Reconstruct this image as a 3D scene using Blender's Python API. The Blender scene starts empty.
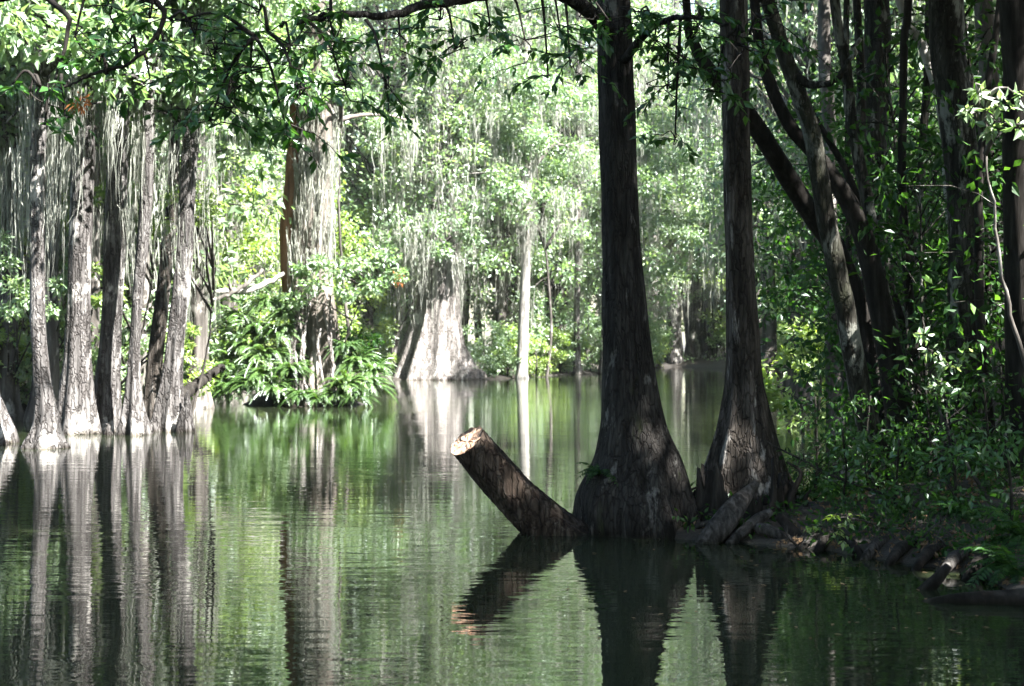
import bpy, math
import numpy as np
R = math.radians
# ------------------------------------------------------------------ camera model of the photograph
F, CX, CY, H = 1500.0, 512.0, 343.0, 1.9
def P(px, py, d): return np.array([(px-CX)*d/F, d, H-(py-CY)*d/F])
def X(px, d): return (px-CX)*d/F
SC = bpy.context.scene
COL = SC.collection
def rng_(s): return np.random.default_rng(s)
def nz(v): return v/np.maximum(np.linalg.norm(v, axis=-1, keepdims=True), 1e-9)

# ------------------------------------------------------------------ mesh builder
class MB:
    def __init__(s): s.v=[]; s.t=[]; s.q=[]; s.n=0
    def add(s, v, t=None, q=None):
        v=np.asarray(v,float).reshape(-1,3)
        if t is not None and len(t): s.t.append(np.asarray(t,np.int64).reshape(-1,3)+s.n)
        if q is not None and len(q): s.q.append(np.asarray(q,np.int64).reshape(-1,4)+s.n)
        s.v.append(v); s.n+=len(v)
    def mesh(s, name, mat, origin=(0,0,0), smooth=True):
        v=np.concatenate(s.v)-np.asarray(origin,float)
        t=np.concatenate(s.t) if s.t else np.zeros((0,3),np.int64)
        q=np.concatenate(s.q) if s.q else np.zeros((0,4),np.int64)
        me=bpy.data.meshes.new(name)
        me.vertices.add(len(v)); me.vertices.foreach_set('co', v.astype(np.float32).ravel())
        loops=np.concatenate([t.ravel(),q.ravel()])
        me.loops.add(len(loops)); me.loops.foreach_set('vertex_index', loops.astype(np.int32))
        tot=np.concatenate([np.full(len(t),3),np.full(len(q),4)]).astype(np.int32)
        st=np.concatenate([[0],np.cumsum(tot)[:-1]]).astype(np.int32)
        me.polygons.add(len(tot)); me.polygons.foreach_set('loop_start', st); me.polygons.foreach_set('loop_total', tot)
        me.polygons.foreach_set('use_smooth', np.full(len(tot), smooth))
        me.update(calc_edges=True); me.validate()
        me.materials.append(mat)
        return me
    def obj(s, name, mat, parent=None, origin=None, smooth=True, kind=None, label=None):
        if origin is None: origin = tuple(parent.location) if parent is not None else (0,0,0)
        o=bpy.data.objects.new(name, s.mesh(name,mat,origin,smooth)); COL.objects.link(o)
        if parent is not None: o.parent=parent
        else: o.location=origin
        if kind: o['kind']=kind
        if label: o['label']=label
        return o
def tag(o,label=None,cat=None,group=None,kind=None):
    if label: o['label']=label
    if cat: o['category']=cat
    if group: o['group']=group
    if kind: o['kind']=kind
    return o
def thing(name,label,cat,loc=(0,0,0),group=None):
    o=bpy.data.objects.new(name,None); COL.objects.link(o); o.location=tuple(float(c) for c in loc)
    o.empty_display_size=.3
    return tag(o,label,cat,group)
def dup(root,loc,rz,sc,label,group=None):
    r=root.copy(); COL.objects.link(r); r.location=tuple(float(c) for c in loc); r.rotation_euler=(0,0,rz)
    r.scale=(sc,sc,sc) if np.isscalar(sc) else sc
    r['label']=label
    if group: r['group']=group
    for ch in list(root.children):
        c=ch.copy(); COL.objects.link(c); c.parent=r
        for g in list(ch.children):
            e=g.copy(); COL.objects.link(e); e.parent=c
    return r

# ------------------------------------------------------------------ materials
def newmat(name):
    m=bpy.data.materials.new(name); m.use_nodes=True; nt=m.node_tree; nt.nodes.clear()
    return m, nt, nt.nodes.new('ShaderNodeOutputMaterial')
def ramp(nt, fac, stops):
    r=nt.nodes.new('ShaderNodeValToRGB'); e=r.color_ramp.elements
    while len(e)<len(stops): e.new(.5)
    for i,(p,c) in enumerate(stops): e[i].position=p; e[i].color=(*c,1)
    nt.links.new(fac, r.inputs[0]); return r.outputs[0]
def noise(nt, vec, scale, detail=4, rough=.6, dist=0):
    n=nt.nodes.new('ShaderNodeTexNoise'); n.inputs['Scale'].default_value=scale; n.inputs['Detail'].default_value=detail
    n.inputs['Roughness'].default_value=rough; n.inputs['Distortion'].default_value=dist
    if vec is not None: nt.links.new(vec, n.inputs['Vector'])
    return n.outputs['Fac']
def mapping(nt, scale, loc=(0,0,0)):
    g=nt.nodes.new('ShaderNodeTexCoord'); m=nt.nodes.new('ShaderNodeMapping')
    m.inputs['Scale'].default_value=scale; m.inputs['Location'].default_value=loc
    nt.links.new(g.outputs['Object'], m.inputs[0]); return m.outputs[0]
def mix(nt, fac, a, b, mode='MIX'):
    m=nt.nodes.new('ShaderNodeMix'); m.data_type='RGBA'; m.blend_type=mode
    for sock,val in ((m.inputs[0],fac),(m.inputs[6],a),(m.inputs[7],b)):
        if hasattr(val,'links'): nt.links.new(val,sock)
        elif isinstance(val,tuple): sock.default_value=(*val,1)
        else: sock.default_value=val
    return m.outputs[2]
def bark(name, dark, mid, light, lichen_sun=None, lichen_sun_amt=.56, fine=9, wet=True, bump=.35, moss=None, crack=0, lsc=(1.7,1.7,.8)):
    m,nt,out=newmat(name)
    v=mapping(nt,(fine,fine,fine*.13)); v2=mapping(nt,lsc); v3=mapping(nt,(26,26,7))
    n1=noise(nt,v,1,5,.65,.4); n3=noise(nt,v3,1,3,.6)
    c=ramp(nt,n1,[(.3,dark),(.5,mid),(.72,light)])
    c=mix(nt,.35,c,ramp(nt,n3,[(.3,(.25,.25,.25)),(.7,(1,1,1))]),'MULTIPLY')
    if crack:
        vo=nt.nodes.new('ShaderNodeTexVoronoi'); vo.feature='DISTANCE_TO_EDGE'; vo.inputs['Scale'].default_value=1
        vm=nt.nodes.new('ShaderNodeVectorMath'); vm.operation='ADD'; vn=nt.nodes.new('ShaderNodeTexNoise'); vn.inputs['Scale'].default_value=9
        gg=nt.nodes.new('ShaderNodeTexCoord'); nt.links.new(gg.outputs['Object'],vn.inputs['Vector'])
        vs_=nt.nodes.new('ShaderNodeVectorMath'); vs_.operation='SCALE'; vs_.inputs['Scale'].default_value=1.1; nt.links.new(vn.outputs['Color'],vs_.inputs[0])
        nt.links.new(mapping(nt,(crack,crack,crack*.1)),vm.inputs[0]); nt.links.new(vs_.outputs[0],vm.inputs[1]); nt.links.new(vm.outputs[0],vo.inputs['Vector'])
        ck=ramp(nt,vo.outputs['Distance'],[(0,(.42,.40,.39)),(.14,(1,1,1))]); c=mix(nt,1.0,c,ck,'MULTIPLY')
    if lichen_sun:
        n2=noise(nt,v2,1,6,.68,.3)
        c=mix(nt,ramp(nt,n2,[(lichen_sun_amt,(0,0,0)),(lichen_sun_amt+.07,(1,1,1))]),c,lichen_sun)  # lichen patches; on bark_brown they paint in sun streaks
    if moss:
        n4=noise(nt,mapping(nt,(1.1,1.1,.5),(7,3,1)),1,5,.7)
        c=mix(nt,ramp(nt,n4,[(.56,(0,0,0)),(.72,(.8,.8,.8))]),c,moss)
    if wet:
        g=nt.nodes.new('ShaderNodeNewGeometry'); s=nt.nodes.new('ShaderNodeSeparateXYZ'); nt.links.new(g.outputs['Position'],s.inputs[0])
        a=nt.nodes.new('ShaderNodeMath'); a.operation='MULTIPLY_ADD'; a.inputs[1].default_value=.35
        nt.links.new(n1,a.inputs[0]); nt.links.new(s.outputs[2],a.inputs[2])
        w=ramp(nt,a.outputs[0],[(.16,(.34,.31,.27)),(.30,(1,1,1))])
        c=mix(nt,1.0,c,w,'MULTIPLY')
    p=nt.nodes.new('ShaderNodeBsdfPrincipled'); p.inputs['Roughness'].default_value=.88
    p.inputs['Specular IOR Level'].default_value=.06
    nt.links.new(c,p.inputs['Base Color'])
    b=nt.nodes.new('ShaderNodeBump'); b.inputs['Strength'].default_value=bump; b.inputs['Distance'].default_value=.04
    hh=n1
    if crack:
        ad=nt.nodes.new('ShaderNodeMath'); ad.operation='MULTIPLY_ADD'; ad.inputs[1].default_value=1.2; sp=nt.nodes.new('ShaderNodeSeparateColor'); nt.links.new(ck,sp.inputs[0]); nt.links.new(sp.outputs[0],ad.inputs[0]); nt.links.new(n1,ad.inputs[2]); hh=ad.outputs[0]
    nt.links.new(hh,b.inputs['Height']); nt.links.new(b.outputs[0],p.inputs['Normal'])
    nt.links.new(p.outputs[0],out.inputs[0]); return m
def leafmat(name, stops, trans, tamt=.42, gloss=.06, rough=.4, tint=.35):
    m,nt,out=newmat(name)
    g=nt.nodes.new('ShaderNodeNewGeometry'); oi=nt.nodes.new('ShaderNodeObjectInfo')
    a=nt.nodes.new('ShaderNodeMath'); a.operation='MULTIPLY_ADD'; a.inputs[1].default_value=.72
    b=nt.nodes.new('ShaderNodeMath'); b.operation='MULTIPLY'; b.inputs[1].default_value=.28
    nt.links.new(oi.outputs['Random'],b.inputs[0]); nt.links.new(g.outputs['Random Per Island'],a.inputs[0]); nt.links.new(b.outputs[0],a.inputs[2])
    c=ramp(nt,a.outputs[0],stops)
    tc=mix(nt,1.0,c,trans,'MULTIPLY')
    d=nt.nodes.new('ShaderNodeBsdfDiffuse'); nt.links.new(c,d.inputs[0])
    t=nt.nodes.new('ShaderNodeBsdfTranslucent'); nt.links.new(tc,t.inputs[0])
    ms=nt.nodes.new('ShaderNodeMixShader'); ms.inputs[0].default_value=tamt
    nt.links.new(d.outputs[0],ms.inputs[1]); nt.links.new(t.outputs[0],ms.inputs[2])
    last=ms.outputs[0]
    if gloss:
        gl=nt.nodes.new('ShaderNodeBsdfGlossy'); gl.inputs['Roughness'].default_value=rough; gl.inputs[0].default_value=(.9,.95,1,1)
        m2=nt.nodes.new('ShaderNodeMixShader'); m2.inputs[0].default_value=gloss
        nt.links.new(last,m2.inputs[1]); nt.links.new(gl.outputs[0],m2.inputs[2]); last=m2.outputs[0]
    nt.links.new(last,out.inputs[0]); return m

M={}
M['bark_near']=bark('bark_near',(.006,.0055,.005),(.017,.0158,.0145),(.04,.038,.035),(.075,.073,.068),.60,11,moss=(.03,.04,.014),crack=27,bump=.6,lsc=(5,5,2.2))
M['bark_brown']=bark('bark_brown',(.009,.008,.007),(.03,.026,.022),(.095,.084,.075),(.17,.16,.147),.58,9,crack=25,bump=.6,lsc=(6,6,.9))  # pale vertical streaks imitate sunlit strips, painted into the bark colour
M['bark_right']=bark('bark_right',(0.009,0.008,0.007),(0.023,0.022,0.018),(0.052,0.05,0.044),(0.12,0.123,0.108),.55,10,wet=False,moss=(.016,.02,.010),lsc=(4,4,1.5),crack=20)
M['bark_grey']=bark('bark_grey',(0.018,0.017,0.016),(0.062,0.058,0.056),(0.135,0.13,0.126),(.23,.22,.205),.54,8,bump=.8,crack=11)
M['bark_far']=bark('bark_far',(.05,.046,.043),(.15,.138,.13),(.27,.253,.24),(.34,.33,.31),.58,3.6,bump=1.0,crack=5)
M['bark_back']=bark('bark_back',(0.018,0.016,0.014),(0.055,0.05,0.045),(0.12,0.112,0.102),(0.2,0.19,0.175),.55,4,wet=False)
M['bark_dark']=bark('bark_dark',(.005,.0045,.004),(.014,.0125,.011),(.032,.029,.026),(0.07,0.065,0.055),.68,12)
M['log']=bark('log',(0.009,0.007,0.005),(0.03,0.022,0.017),(0.085,0.07,0.056),(0.16,0.14,0.12),.62,10,bump=.7,crack=16)
M['drift']=bark('drift',(.008,.0075,.007),(.03,.028,.026),(.08,.077,.072),None,.6,20,bump=1.0)
M['bark_island']=bark('bark_island',(.03,.026,.022),(.10,.087,.075),(.21,.185,.165),(.28,.27,.245),.57,6,bump=.8)
M['bleached']=bark('bleached',(.13,.12,.11),(.24,.23,.21),(.36,.35,.325),None,.6,10,wet=False)
M['red_bark']=bark('red_bark',(.06,.03,.02),(.16,.08,.05),(.25,.14,.10),None,.6,5,wet=False)
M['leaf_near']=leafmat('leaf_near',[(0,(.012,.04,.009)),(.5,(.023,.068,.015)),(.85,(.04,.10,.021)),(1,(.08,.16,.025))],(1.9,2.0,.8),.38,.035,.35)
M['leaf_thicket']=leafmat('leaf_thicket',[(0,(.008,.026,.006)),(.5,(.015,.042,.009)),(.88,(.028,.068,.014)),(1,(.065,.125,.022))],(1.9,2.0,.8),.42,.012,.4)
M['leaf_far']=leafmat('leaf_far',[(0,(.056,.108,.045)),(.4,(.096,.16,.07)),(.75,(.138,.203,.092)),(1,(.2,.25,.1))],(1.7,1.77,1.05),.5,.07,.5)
M['leaf_yellow']=leafmat('leaf_yellow',[(0,(.10,.17,.04)),(.5,(.15,.225,.05)),(1,(.21,.27,.07))],(1.5,1.55,.7),.5,.05,.5)
M['fern']=leafmat('fern',[(0,(.022,.055,.012)),(.5,(.045,.095,.02)),(.92,(.08,.14,.03)),(1,(.13,.11,.05))],(1.7,1.7,.7),.38,.05,.4)
M['moss']=leafmat('moss',[(0,(.14,.148,.125)),(.5,(.23,.24,.21)),(1,(.34,.345,.31))],(1.15,1.15,1.05),.45,0)
M['rust']=leafmat('rust',[(0,(.22,.08,.03)),(1,(.40,.17,.07))],(1.3,1.2,1),.4,0)
M['litter']=leafmat('litter',[(0,(.08,.05,.03)),(1,(.22,.15,.09))],(1,1,1),.1,0)
# sawn end of the log
m,nt,out=newmat('sawn_wood')
v=mapping(nt,(30,30,30)); n1=noise(nt,v,1,5,.7,.8); n2=noise(nt,mapping(nt,(9,9,9)),1,5,.7,1.2)
c=ramp(nt,n1,[(.3,(.22,.11,.06)),(.5,(.40,.23,.14)),(.7,(.52,.38,.27))]); c=mix(nt,ramp(nt,n2,[(.47,(0,0,0)),(.56,(.9,.9,.9))]),c,(.06,.04,.03))
p=nt.nodes.new('ShaderNodeBsdfPrincipled'); p.inputs['Roughness'].default_value=.8; nt.links.new(c,p.inputs['Base Color'])
b=nt.nodes.new('ShaderNodeBump'); b.inputs['Strength'].default_value=.6; b.inputs['Distance'].default_value=.03
nt.links.new(n1,b.inputs['Height']); nt.links.new(b.outputs[0],p.inputs['Normal']); nt.links.new(p.outputs[0],out.inputs[0]); M['sawn']=m
# ground
m,nt,out=newmat('swamp_floor')
n1=noise(nt,mapping(nt,(2,2,2)),1,8,.7); n2=noise(nt,mapping(nt,(17,17,17)),1,4,.7)
c=ramp(nt,n1,[(.3,(.008,.006,.004)),(.55,(.017,.013,.009)),(.75,(.034,.027,.018))]); c=mix(nt,.6,c,ramp(nt,n2,[(.3,(.3,.3,.3)),(.75,(1.3,1.2,1.05))]),'MULTIPLY')
p=nt.nodes.new('ShaderNodeBsdfPrincipled'); p.inputs['Roughness'].default_value=.9; nt.links.new(c,p.inputs['Base Color'])
b=nt.nodes.new('ShaderNodeBump'); b.inputs['Strength'].default_value=.8; b.inputs['Distance'].default_value=.06
nt.links.new(n2,b.inputs['Height']); nt.links.new(b.outputs[0],p.inputs['Normal']); nt.links.new(p.outputs[0],out.inputs[0]); M['ground']=m
# water
m,nt,out=newmat('swamp_water')
p=nt.nodes.new('ShaderNodeBsdfPrincipled'); p.inputs['Base Color'].default_value=(.012,.016,.008,1)
p.inputs['Roughness'].default_value=.015; p.inputs['IOR'].default_value=1.4
n1=noise(nt,mapping(nt,(.8,3.4,1)),1,2,.5,.15); n2=noise(nt,mapping(nt,(.12,.3,1)),1,2,.5); n3=noise(nt,mapping(nt,(2.4,9,1)),1,2,.5)
a=nt.nodes.new('ShaderNodeMath'); a.operation='MULTIPLY_ADD'; a.inputs[1].default_value=.45; nt.links.new(n3,a.inputs[0]); nt.links.new(n1,a.inputs[2])
k=nt.nodes.new('ShaderNodeMath'); k.operation='MULTIPLY'; nt.links.new(a.outputs[0],k.inputs[0])
nt.links.new(ramp(nt,n2,[(.35,(.35,.35,.35)),(.65,(1,1,1))]),k.inputs[1])
b=nt.nodes.new('ShaderNodeBump'); b.inputs['Strength'].default_value=1; b.inputs['Distance'].default_value=.0058
nt.links.new(k.outputs[0],b.inputs['Height']); nt.links.new(b.outputs[0],p.inputs['Normal']); nt.links.new(p.outputs[0],out.inputs[0]); M['water']=m

# ------------------------------------------------------------------ shapes
def catmull(pts, n):
    pts=np.asarray(pts,float)
    if len(pts)==2: return pts[0]+(pts[1]-pts[0])*np.linspace(0,1,n)[:,None]
    q=np.vstack([2*pts[0]-pts[1],pts,2*pts[-1]-pts[-2]]); seg=len(pts)-1
    # parameter by chord length, so rings are evenly spread
    L=np.linalg.norm(np.diff(pts[:,:3],axis=0),axis=1); cum=np.concatenate([[0],np.cumsum(L)])
    s=np.interp(np.linspace(0,cum[-1],n),cum,np.arange(seg+1)); i=np.minimum(s.astype(int),seg-1); t=(s-i)[:,None]
    a,b_,c_,d_=q[i],q[i+1],q[i+2],q[i+3]
    return .5*((2*b_)+(-a+c_)*t+(2*a-5*b_+4*c_-d_)*t**2+(-a+3*b_-3*c_+d_)*t**3)
def frames(C):
    T=nz(np.gradient(C,axis=0)); ref=np.where(np.abs(T[:,1:2])>.9,np.array([[1.,0,0]]),np.array([[0,1.,0]]))
    U=nz(np.cross(T,ref)); V=np.cross(T,U); return T,U,V
def skin(mb, C, Rad, cap=True):
    k,n=Rad.shape; T,U,V=frames(C); th=np.linspace(0,2*np.pi,n,endpoint=False)
    v=C[:,None,:]+Rad[:,:,None]*(np.cos(th)[None,:,None]*U[:,None,:]+np.sin(th)[None,:,None]*V[:,None,:])
    i=np.arange(k-1)[:,None]*n; j=np.arange(n)[None,:]; j2=(j+1)%n
    q=np.stack([i+j,i+j2,i+n+j2,i+n+j],-1).reshape(-1,4)
    vv=v.reshape(-1,3); tt=[]
    if cap:
        vv=np.vstack([vv,C[-1:],C[:1]]); a=k*n
        tt=[(a,(k-1)*n+x,(k-1)*n+(x+1)%n) for x in range(n)]+[(a+1,(x+1)%n,x) for x in range(n)]
    mb.add(vv,tt,q)
def tube(mb, pts, radii, n=6, m=None, rng=None, wob=0):
    pts=np.asarray(pts,float); m=m or max(4,3*len(pts))
    D=catmull(np.column_stack([pts,np.asarray(radii,float)]),m); C=D[:,:3]
    if rng is not None and wob: C=C+rng.normal(0,wob,C.shape)*np.linspace(0,1,m)[:,None]
    r=np.maximum(D[:,3],.002); skin(mb,C,np.repeat(r[:,None],n,1))
def trunk(mb, pts, radii, n=40, step=.12, nr=7, amp=.25, amp_h=1.0, low=.04, rng=None, jag=0, wob=.01):
    """tapered stem with buttress ridges that fade with height"""
    pts=np.asarray(pts,float); L=np.linalg.norm(np.diff(pts,axis=0),axis=1).sum(); m=int(max(12,min(140,L/step)))
    D=catmull(np.column_stack([pts,np.asarray(radii,float)]),m); C=D[:,:3]; r=np.maximum(D[:,3],.012)
    z=C[:,2]-max(C[0,2],0.0)
    th=np.linspace(0,2*np.pi,n,endpoint=False); g=np.zeros((m,n))
    ang=(np.arange(nr)+rng.uniform(-.3,.3,nr))*2*np.pi/nr; am=rng.uniform(.5,1.1,nr); w=rng.uniform(.22,.42,nr)*6/nr
    for a,b_,c_ in zip(ang,am,w):
        tw=rng.uniform(-.12,.12)*z/(amp_h+.01)
        dd=(th[None,:]-a-tw[:,None]+np.pi)%(2*np.pi)-np.pi
        g+=b_*np.exp(-(dd/c_)**2)
    g=(g-g.mean(1,keepdims=True))
    A=amp*np.exp(-np.clip(z,0,None)/amp_h)+low
    nsum=np.zeros((m,n)); sl=np.linspace(0,L,m)
    for q in range(7):
        kk=rng.integers(1,8); nsum+=np.cos(kk*th[None,:]+rng.uniform(.6,5)*sl[:,None]/max(.3,r.mean()*3)+rng.uniform(0,6.3))/(1+.25*kk)
    Mx=1+A[:,None]*g*1.3+.018*nsum
    C=C+np.column_stack([np.cos(sl*2.1/(r.mean()*6+.3)+rng.uniform(0,6)),np.cos(sl*1.7/(r.mean()*6+.3)+rng.uniform(0,6)),0*sl])*wob*r.mean()*4*np.minimum(1,np.linspace(0,2,m))[:,None]
    skin(mb,C,r[:,None]*Mx)
def px_trunk(mb, rows, d, top=None, rtop=.5, **k):
    """rows (py, left, right) from the bottom up, at distance d"""
    pts=[]; rad=[]
    for py,a,b_ in rows: pts.append(P((a+b_)/2,py,d)); rad.append((b_-a)/2*d/F)
    p0=pts[0].copy(); p0[2]-=.5; pts.insert(0,p0); rad.insert(0,rad[0]*1.04)
    if top is not None:
        dv=(pts[-1]-pts[-2]); dv=dv/max(abs(dv[2]),.01)*(top-pts[-1][2])
        pts.append(pts[-1]+dv*.5*np.array([.7,.7,1])); rad.append(rad[-1]*(1+rtop)/2); pts.append(pts[-1]+dv*.5*np.array([.4,.4,1])); rad.append(rad[-2]*rtop)
    trunk(mb,pts,rad,**k); return np.array(pts),np.array(rad)
def leaves(mb, C, D, N, L, W, fold=.12):
    D=nz(D); S=nz(np.cross(N,D)); N=np.cross(D,S); L=np.asarray(L).reshape(-1,1)*np.ones((len(C),1)); W=np.asarray(W).reshape(-1,1)*np.ones((len(C),1))
    mid=C+D*L*.42+N*W*fold
    v=np.stack([C,mid+S*W*.5,C+D*L-N*L*.06,mid-S*W*.5],1).reshape(-1,3)
    i=np.arange(len(C))[:,None]*4
    mb.add(v,np.concatenate([i+np.array([[0,1,2]]),i+np.array([[0,2,3]])]))
def cloud(mb, rng, cen, rad, per, L, asp=.5, up=.6, outw=.5, rnd=.6, droop=.3, gaps=False):
    cen=np.asarray(cen,float); rad=np.asarray(rad,float); k=len(cen); n=k*per
    dv=nz(rng.normal(size=(n,3))); rr=rng.uniform(0,1,n)**.5
    off=dv*rr[:,None]; c=np.repeat(cen,per,0)+off*np.repeat(rad,per,0)
    N=nz(up*np.array([0,0,1.])+outw*dv+rnd*rng.normal(size=(n,3)))
    D=nz(dv+.7*rng.normal(size=(n,3))+np.array([0,0,-droop])); l=L*rng.uniform(.6,1.25,n)
    if gaps:
        k=~sunlit(c); c,D,N,l=c[k],D[k],N[k],l[k]
    leaves(mb,c,D,N,l,l*asp)
def spray(wood, lf, rng, p0, dirv, length, nleaf, L, droop=.5, r=.006):
    t=np.linspace(0,1,8)[:,None]; dirv=nz(np.asarray(dirv,float))
    C=p0+dirv*length*t+np.array([0,0,-1.])*droop*length*t**2*.5+rng.normal(0,.015,(8,3))*t
    skin(wood,C,np.repeat((r*(1-.7*t)),4,1),cap=False)
    s=rng.uniform(.12,1,nleaf)**.8; idx=s*7; i=np.minimum(idx.astype(int),6); f=(idx-i)[:,None]
    pos=C[i]*(1-f)+C[i+1]*f; tan=nz(C[i+1]-C[i]); side=nz(np.cross(tan,np.array([0,0,1.]))+.25*rng.normal(size=(nleaf,3)))*np.where(rng.random(nleaf)<.5,1,-1)[:,None]
    D=nz(.7*tan+.9*side+np.array([0,0,-.45])+.3*rng.normal(size=(nleaf,3)))
    N=nz(np.array([0,0,1.])+.45*rng.normal(size=(nleaf,3)))
    l=L*rng.uniform(.65,1.2,nleaf); k=~sunlit(pos); leaves(lf,pos[k],D[k],N[k],l[k],l[k]*.42)
def moss(mb, rng, anchors, length, per=10, spread=.2, w=.05):
    w=w*.55; per=int(per*2.6)
    for a in np.asarray(anchors,float):
        LL=length*rng.uniform(.3,1.2); sub=rng.normal(0,spread,(3,2))
        for q in range(per):
            l=LL*(.12+.95*rng.random()**1.9); k=9; t=np.linspace(0,1,k)
            o=np.append(sub[q%3]+rng.normal(0,spread*.38,2),rng.normal(0,.12*LL)*(rng.random()<.4)-abs(rng.normal(0,.05*LL))); dr=rng.normal(0,.05,2)*l
            ph=rng.uniform(0,6.28,2); fq=rng.uniform(4,11); am=w*rng.uniform(.3,1.1)
            C=np.column_stack([a[0]+o[0]*(1-.25*t)+dr[0]*t+am*np.sin(fq*t*l+ph[0])+rng.normal(0,w*.35,k),a[1]+o[1]*(1-.25*t)+dr[1]*t+am*np.sin(fq*t*l+ph[1])+rng.normal(0,w*.35,k),a[2]+o[2]-l*t])
            an=rng.uniform(0,np.pi); s=np.array([np.cos(an),np.sin(an),0]); ww=(w*rng.uniform(.6,1.6)*(1.03-t)**.6*rng.uniform(.2,1.4,k))[:,None]
            v=np.stack([C-s*ww*.5,C+s*ww*.5],1).reshape(-1,3); i=np.arange(k-1)*2
            mb.add(v,None,np.column_stack([i,i+1,i+3,i+2]))

# ------------------------------------------------------------------ sun direction, and the gaps in the near canopy that let flecks of sun through
SUN=nz(np.array([.60,-.42,.88]))
GAPS=[(467,440,14.95,.24),(482,452,14.9,.12),(499,472,14.85,.12),(513,490,14.8,.14),(532,497,14.9,.11),(548,516,14.9,.1),
 (732,435,15.2,.13),(735,462,15.1,.14),(764,430,15.3,.11),(745,412,15.3,.05),(727,480,15.1,.11),(772,465,15.3,.1),(640,430,14.9,.1),(651,452,14.9,.09),(662,470,14.9,.09),(630,405,14.9,.05),
 (830,520,13.8,.17),(886,530,13.85,.07),(990,95,15,.35),(1005,120,15,.25),(945,345,17.6,.4),(925,365,17.6,.3),(1010,330,15,.2),(966,50,16.9,.2),(968,95,16.9,.2),(940,75,20,.3),(20,92,12,.4),(42,92,12,.3),(288,128,11.9,.22),(520,30,13.7,.25),(590,18,14.3,.2),(750,200,15.4,.06),(835,270,16.2,.07),(940,395,15.5,.2),(800,365,34,1.3),(822,345,34,1.2),(812,385,33.5,1.0),(1003,110,16,.5),(1000,330,16,.3),(955,350,17.6,.4),(860,420,16,.3),(900,300,18,.4),(985,165,16.2,.3),(890,180,20,.4),(845,515,15,.25),(1010,500,12,.2),(782,345,34,.8),(998,108,14.7,.5),(945,362,15.7,.42),(930,330,15.8,.2),(45,442,26.8,.55),(48,412,26.9,.4),(5,425,28.2,.5),(92,330,31.2,.18),(93,250,31.2,.18),(146,415,31,.25),(172,415,32,.2),(186,330,32.2,.2)]
def sunlit(c):
    k=np.zeros(len(c),bool)
    for a,b_,d,r in GAPS:
        v=c-P(a,b_,d); al=v@SUN; k|=(al>.7)&(np.linalg.norm(v-al[:,None]*SUN,axis=1)<r)
    return k
def clear(b,e): return not sunlit(b+(e-b)*np.linspace(0,1,24)[:,None]+np.array([0,0,.12])).any()
# ------------------------------------------------------------------ ground and water
WATER=np.array([(8.5,-60),(7,0),(4.6,8),(3.75,10.8),(3.85,12.2),(2.9,13.7),(2.1,14.35),(1.1,14.7),(.65,15.2),(1.1,15.9),(2.4,16.3),(3.3,17.6),(4.1,19.4),(6.3,28),(8.1,36),(10.4,46),(14.2,62),(18,79),(20.5,89),
 (17.2,106),(13.2,119),(10.2,119.5),(8,100),(5.4,92),(2.8,89),(.4,81.5),(-1.6,77.5),(-5.7,77.5),(-8.6,74),(-9.6,64),(-10.4,54),(-9.8,46),(-8.9,40),(-10.8,37.2),(-14,36.2),(-17,33.5),(-20,28),(-26,18),(-40,4),(-60,-60)],float)
ISL=(X(300,45.8),46.6,1.9,1.3)
def gh(x,y):
    x=np.atleast_1d(np.asarray(x,float)); y=np.atleast_1d(np.asarray(y,float)); best=np.full(x.shape,1e9); ins=np.zeros(x.shape,bool)
    n=len(WATER)
    for i in range(n):
        a=WATER[i]; b_=WATER[(i+1)%n]; e=b_-a
        t=np.clip(((x-a[0])*e[0]+(y-a[1])*e[1])/(e@e),0,1)
        best=np.minimum(best,np.hypot(x-a[0]-t*e[0],y-a[1]-t*e[1]))
        cr=((a[1]>y)!=(b_[1]>y)); with_=np.where(cr,(b_[0]-a[0])*(y-a[1])/(b_[1]-a[1] if b_[1]!=a[1] else 1)+a[0],0)
        ins^=cr&(x<with_)
    z=np.where(ins,-np.minimum(1.3,.02+.5*best),np.minimum(.8,.02+.2*best))
    di=1-np.hypot((x-ISL[0])/ISL[2],(y-ISL[1])/ISL[3]); z=np.maximum(z,np.where(di>-.5,np.minimum(.45,di*.8),-9))
    return z
def gz(x,y): return float(gh(x,y)[0])
rg=rng_(1)
t=np.linspace(-1,1,240); gx=np.sinh(t*4.2)/np.sinh(4.2)*700; t=np.linspace(-.62,1,330); gy=45+np.sinh(t*3.6)/np.sinh(3.6)*820
# denser grid near the spit and over the mapped river
gx=np.unique(np.concatenate([gx,np.linspace(-1,6,60),np.linspace(-30,30,140)])); gy=np.unique(np.concatenate([gy,np.linspace(9,22,90),np.linspace(22,125,150)]))
GX,GY=np.meshgrid(gx,gy); gzv=gh(GX.ravel(),GY.ravel())
rough=.06*np.sin(GX*2.3+1.7*np.sin(GY*1.1))*np.sin(GY*2.9+np.sin(GX*1.9))+.05*np.sin(GX*.7+.4)*np.sin(GY*.55)
gzv=gzv+rough.ravel()*np.clip(gzv*3,.15,1)
nx,ny=len(gx),len(gy); i=np.arange(ny-1)[:,None]*nx; j=np.arange(nx-1)[None,:]
mb=MB(); mb.add(np.column_stack([GX.ravel(),GY.ravel(),gzv]),None,np.stack([i+j,i+j+1,i+nx+j+1,i+nx+j],-1).reshape(-1,4))
tag(mb.obj('ground',M['ground']),'dark muddy swamp floor and banks','ground',kind='structure')
mb=MB(); mb.add([(-700,-600,0),(700,-600,0),(700,860,0),(-700,860,0)],None,[(0,1,2,3)])
tag(mb.obj('water',M['water']),'still dark creek water mirroring the trees','water',kind='structure')

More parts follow.
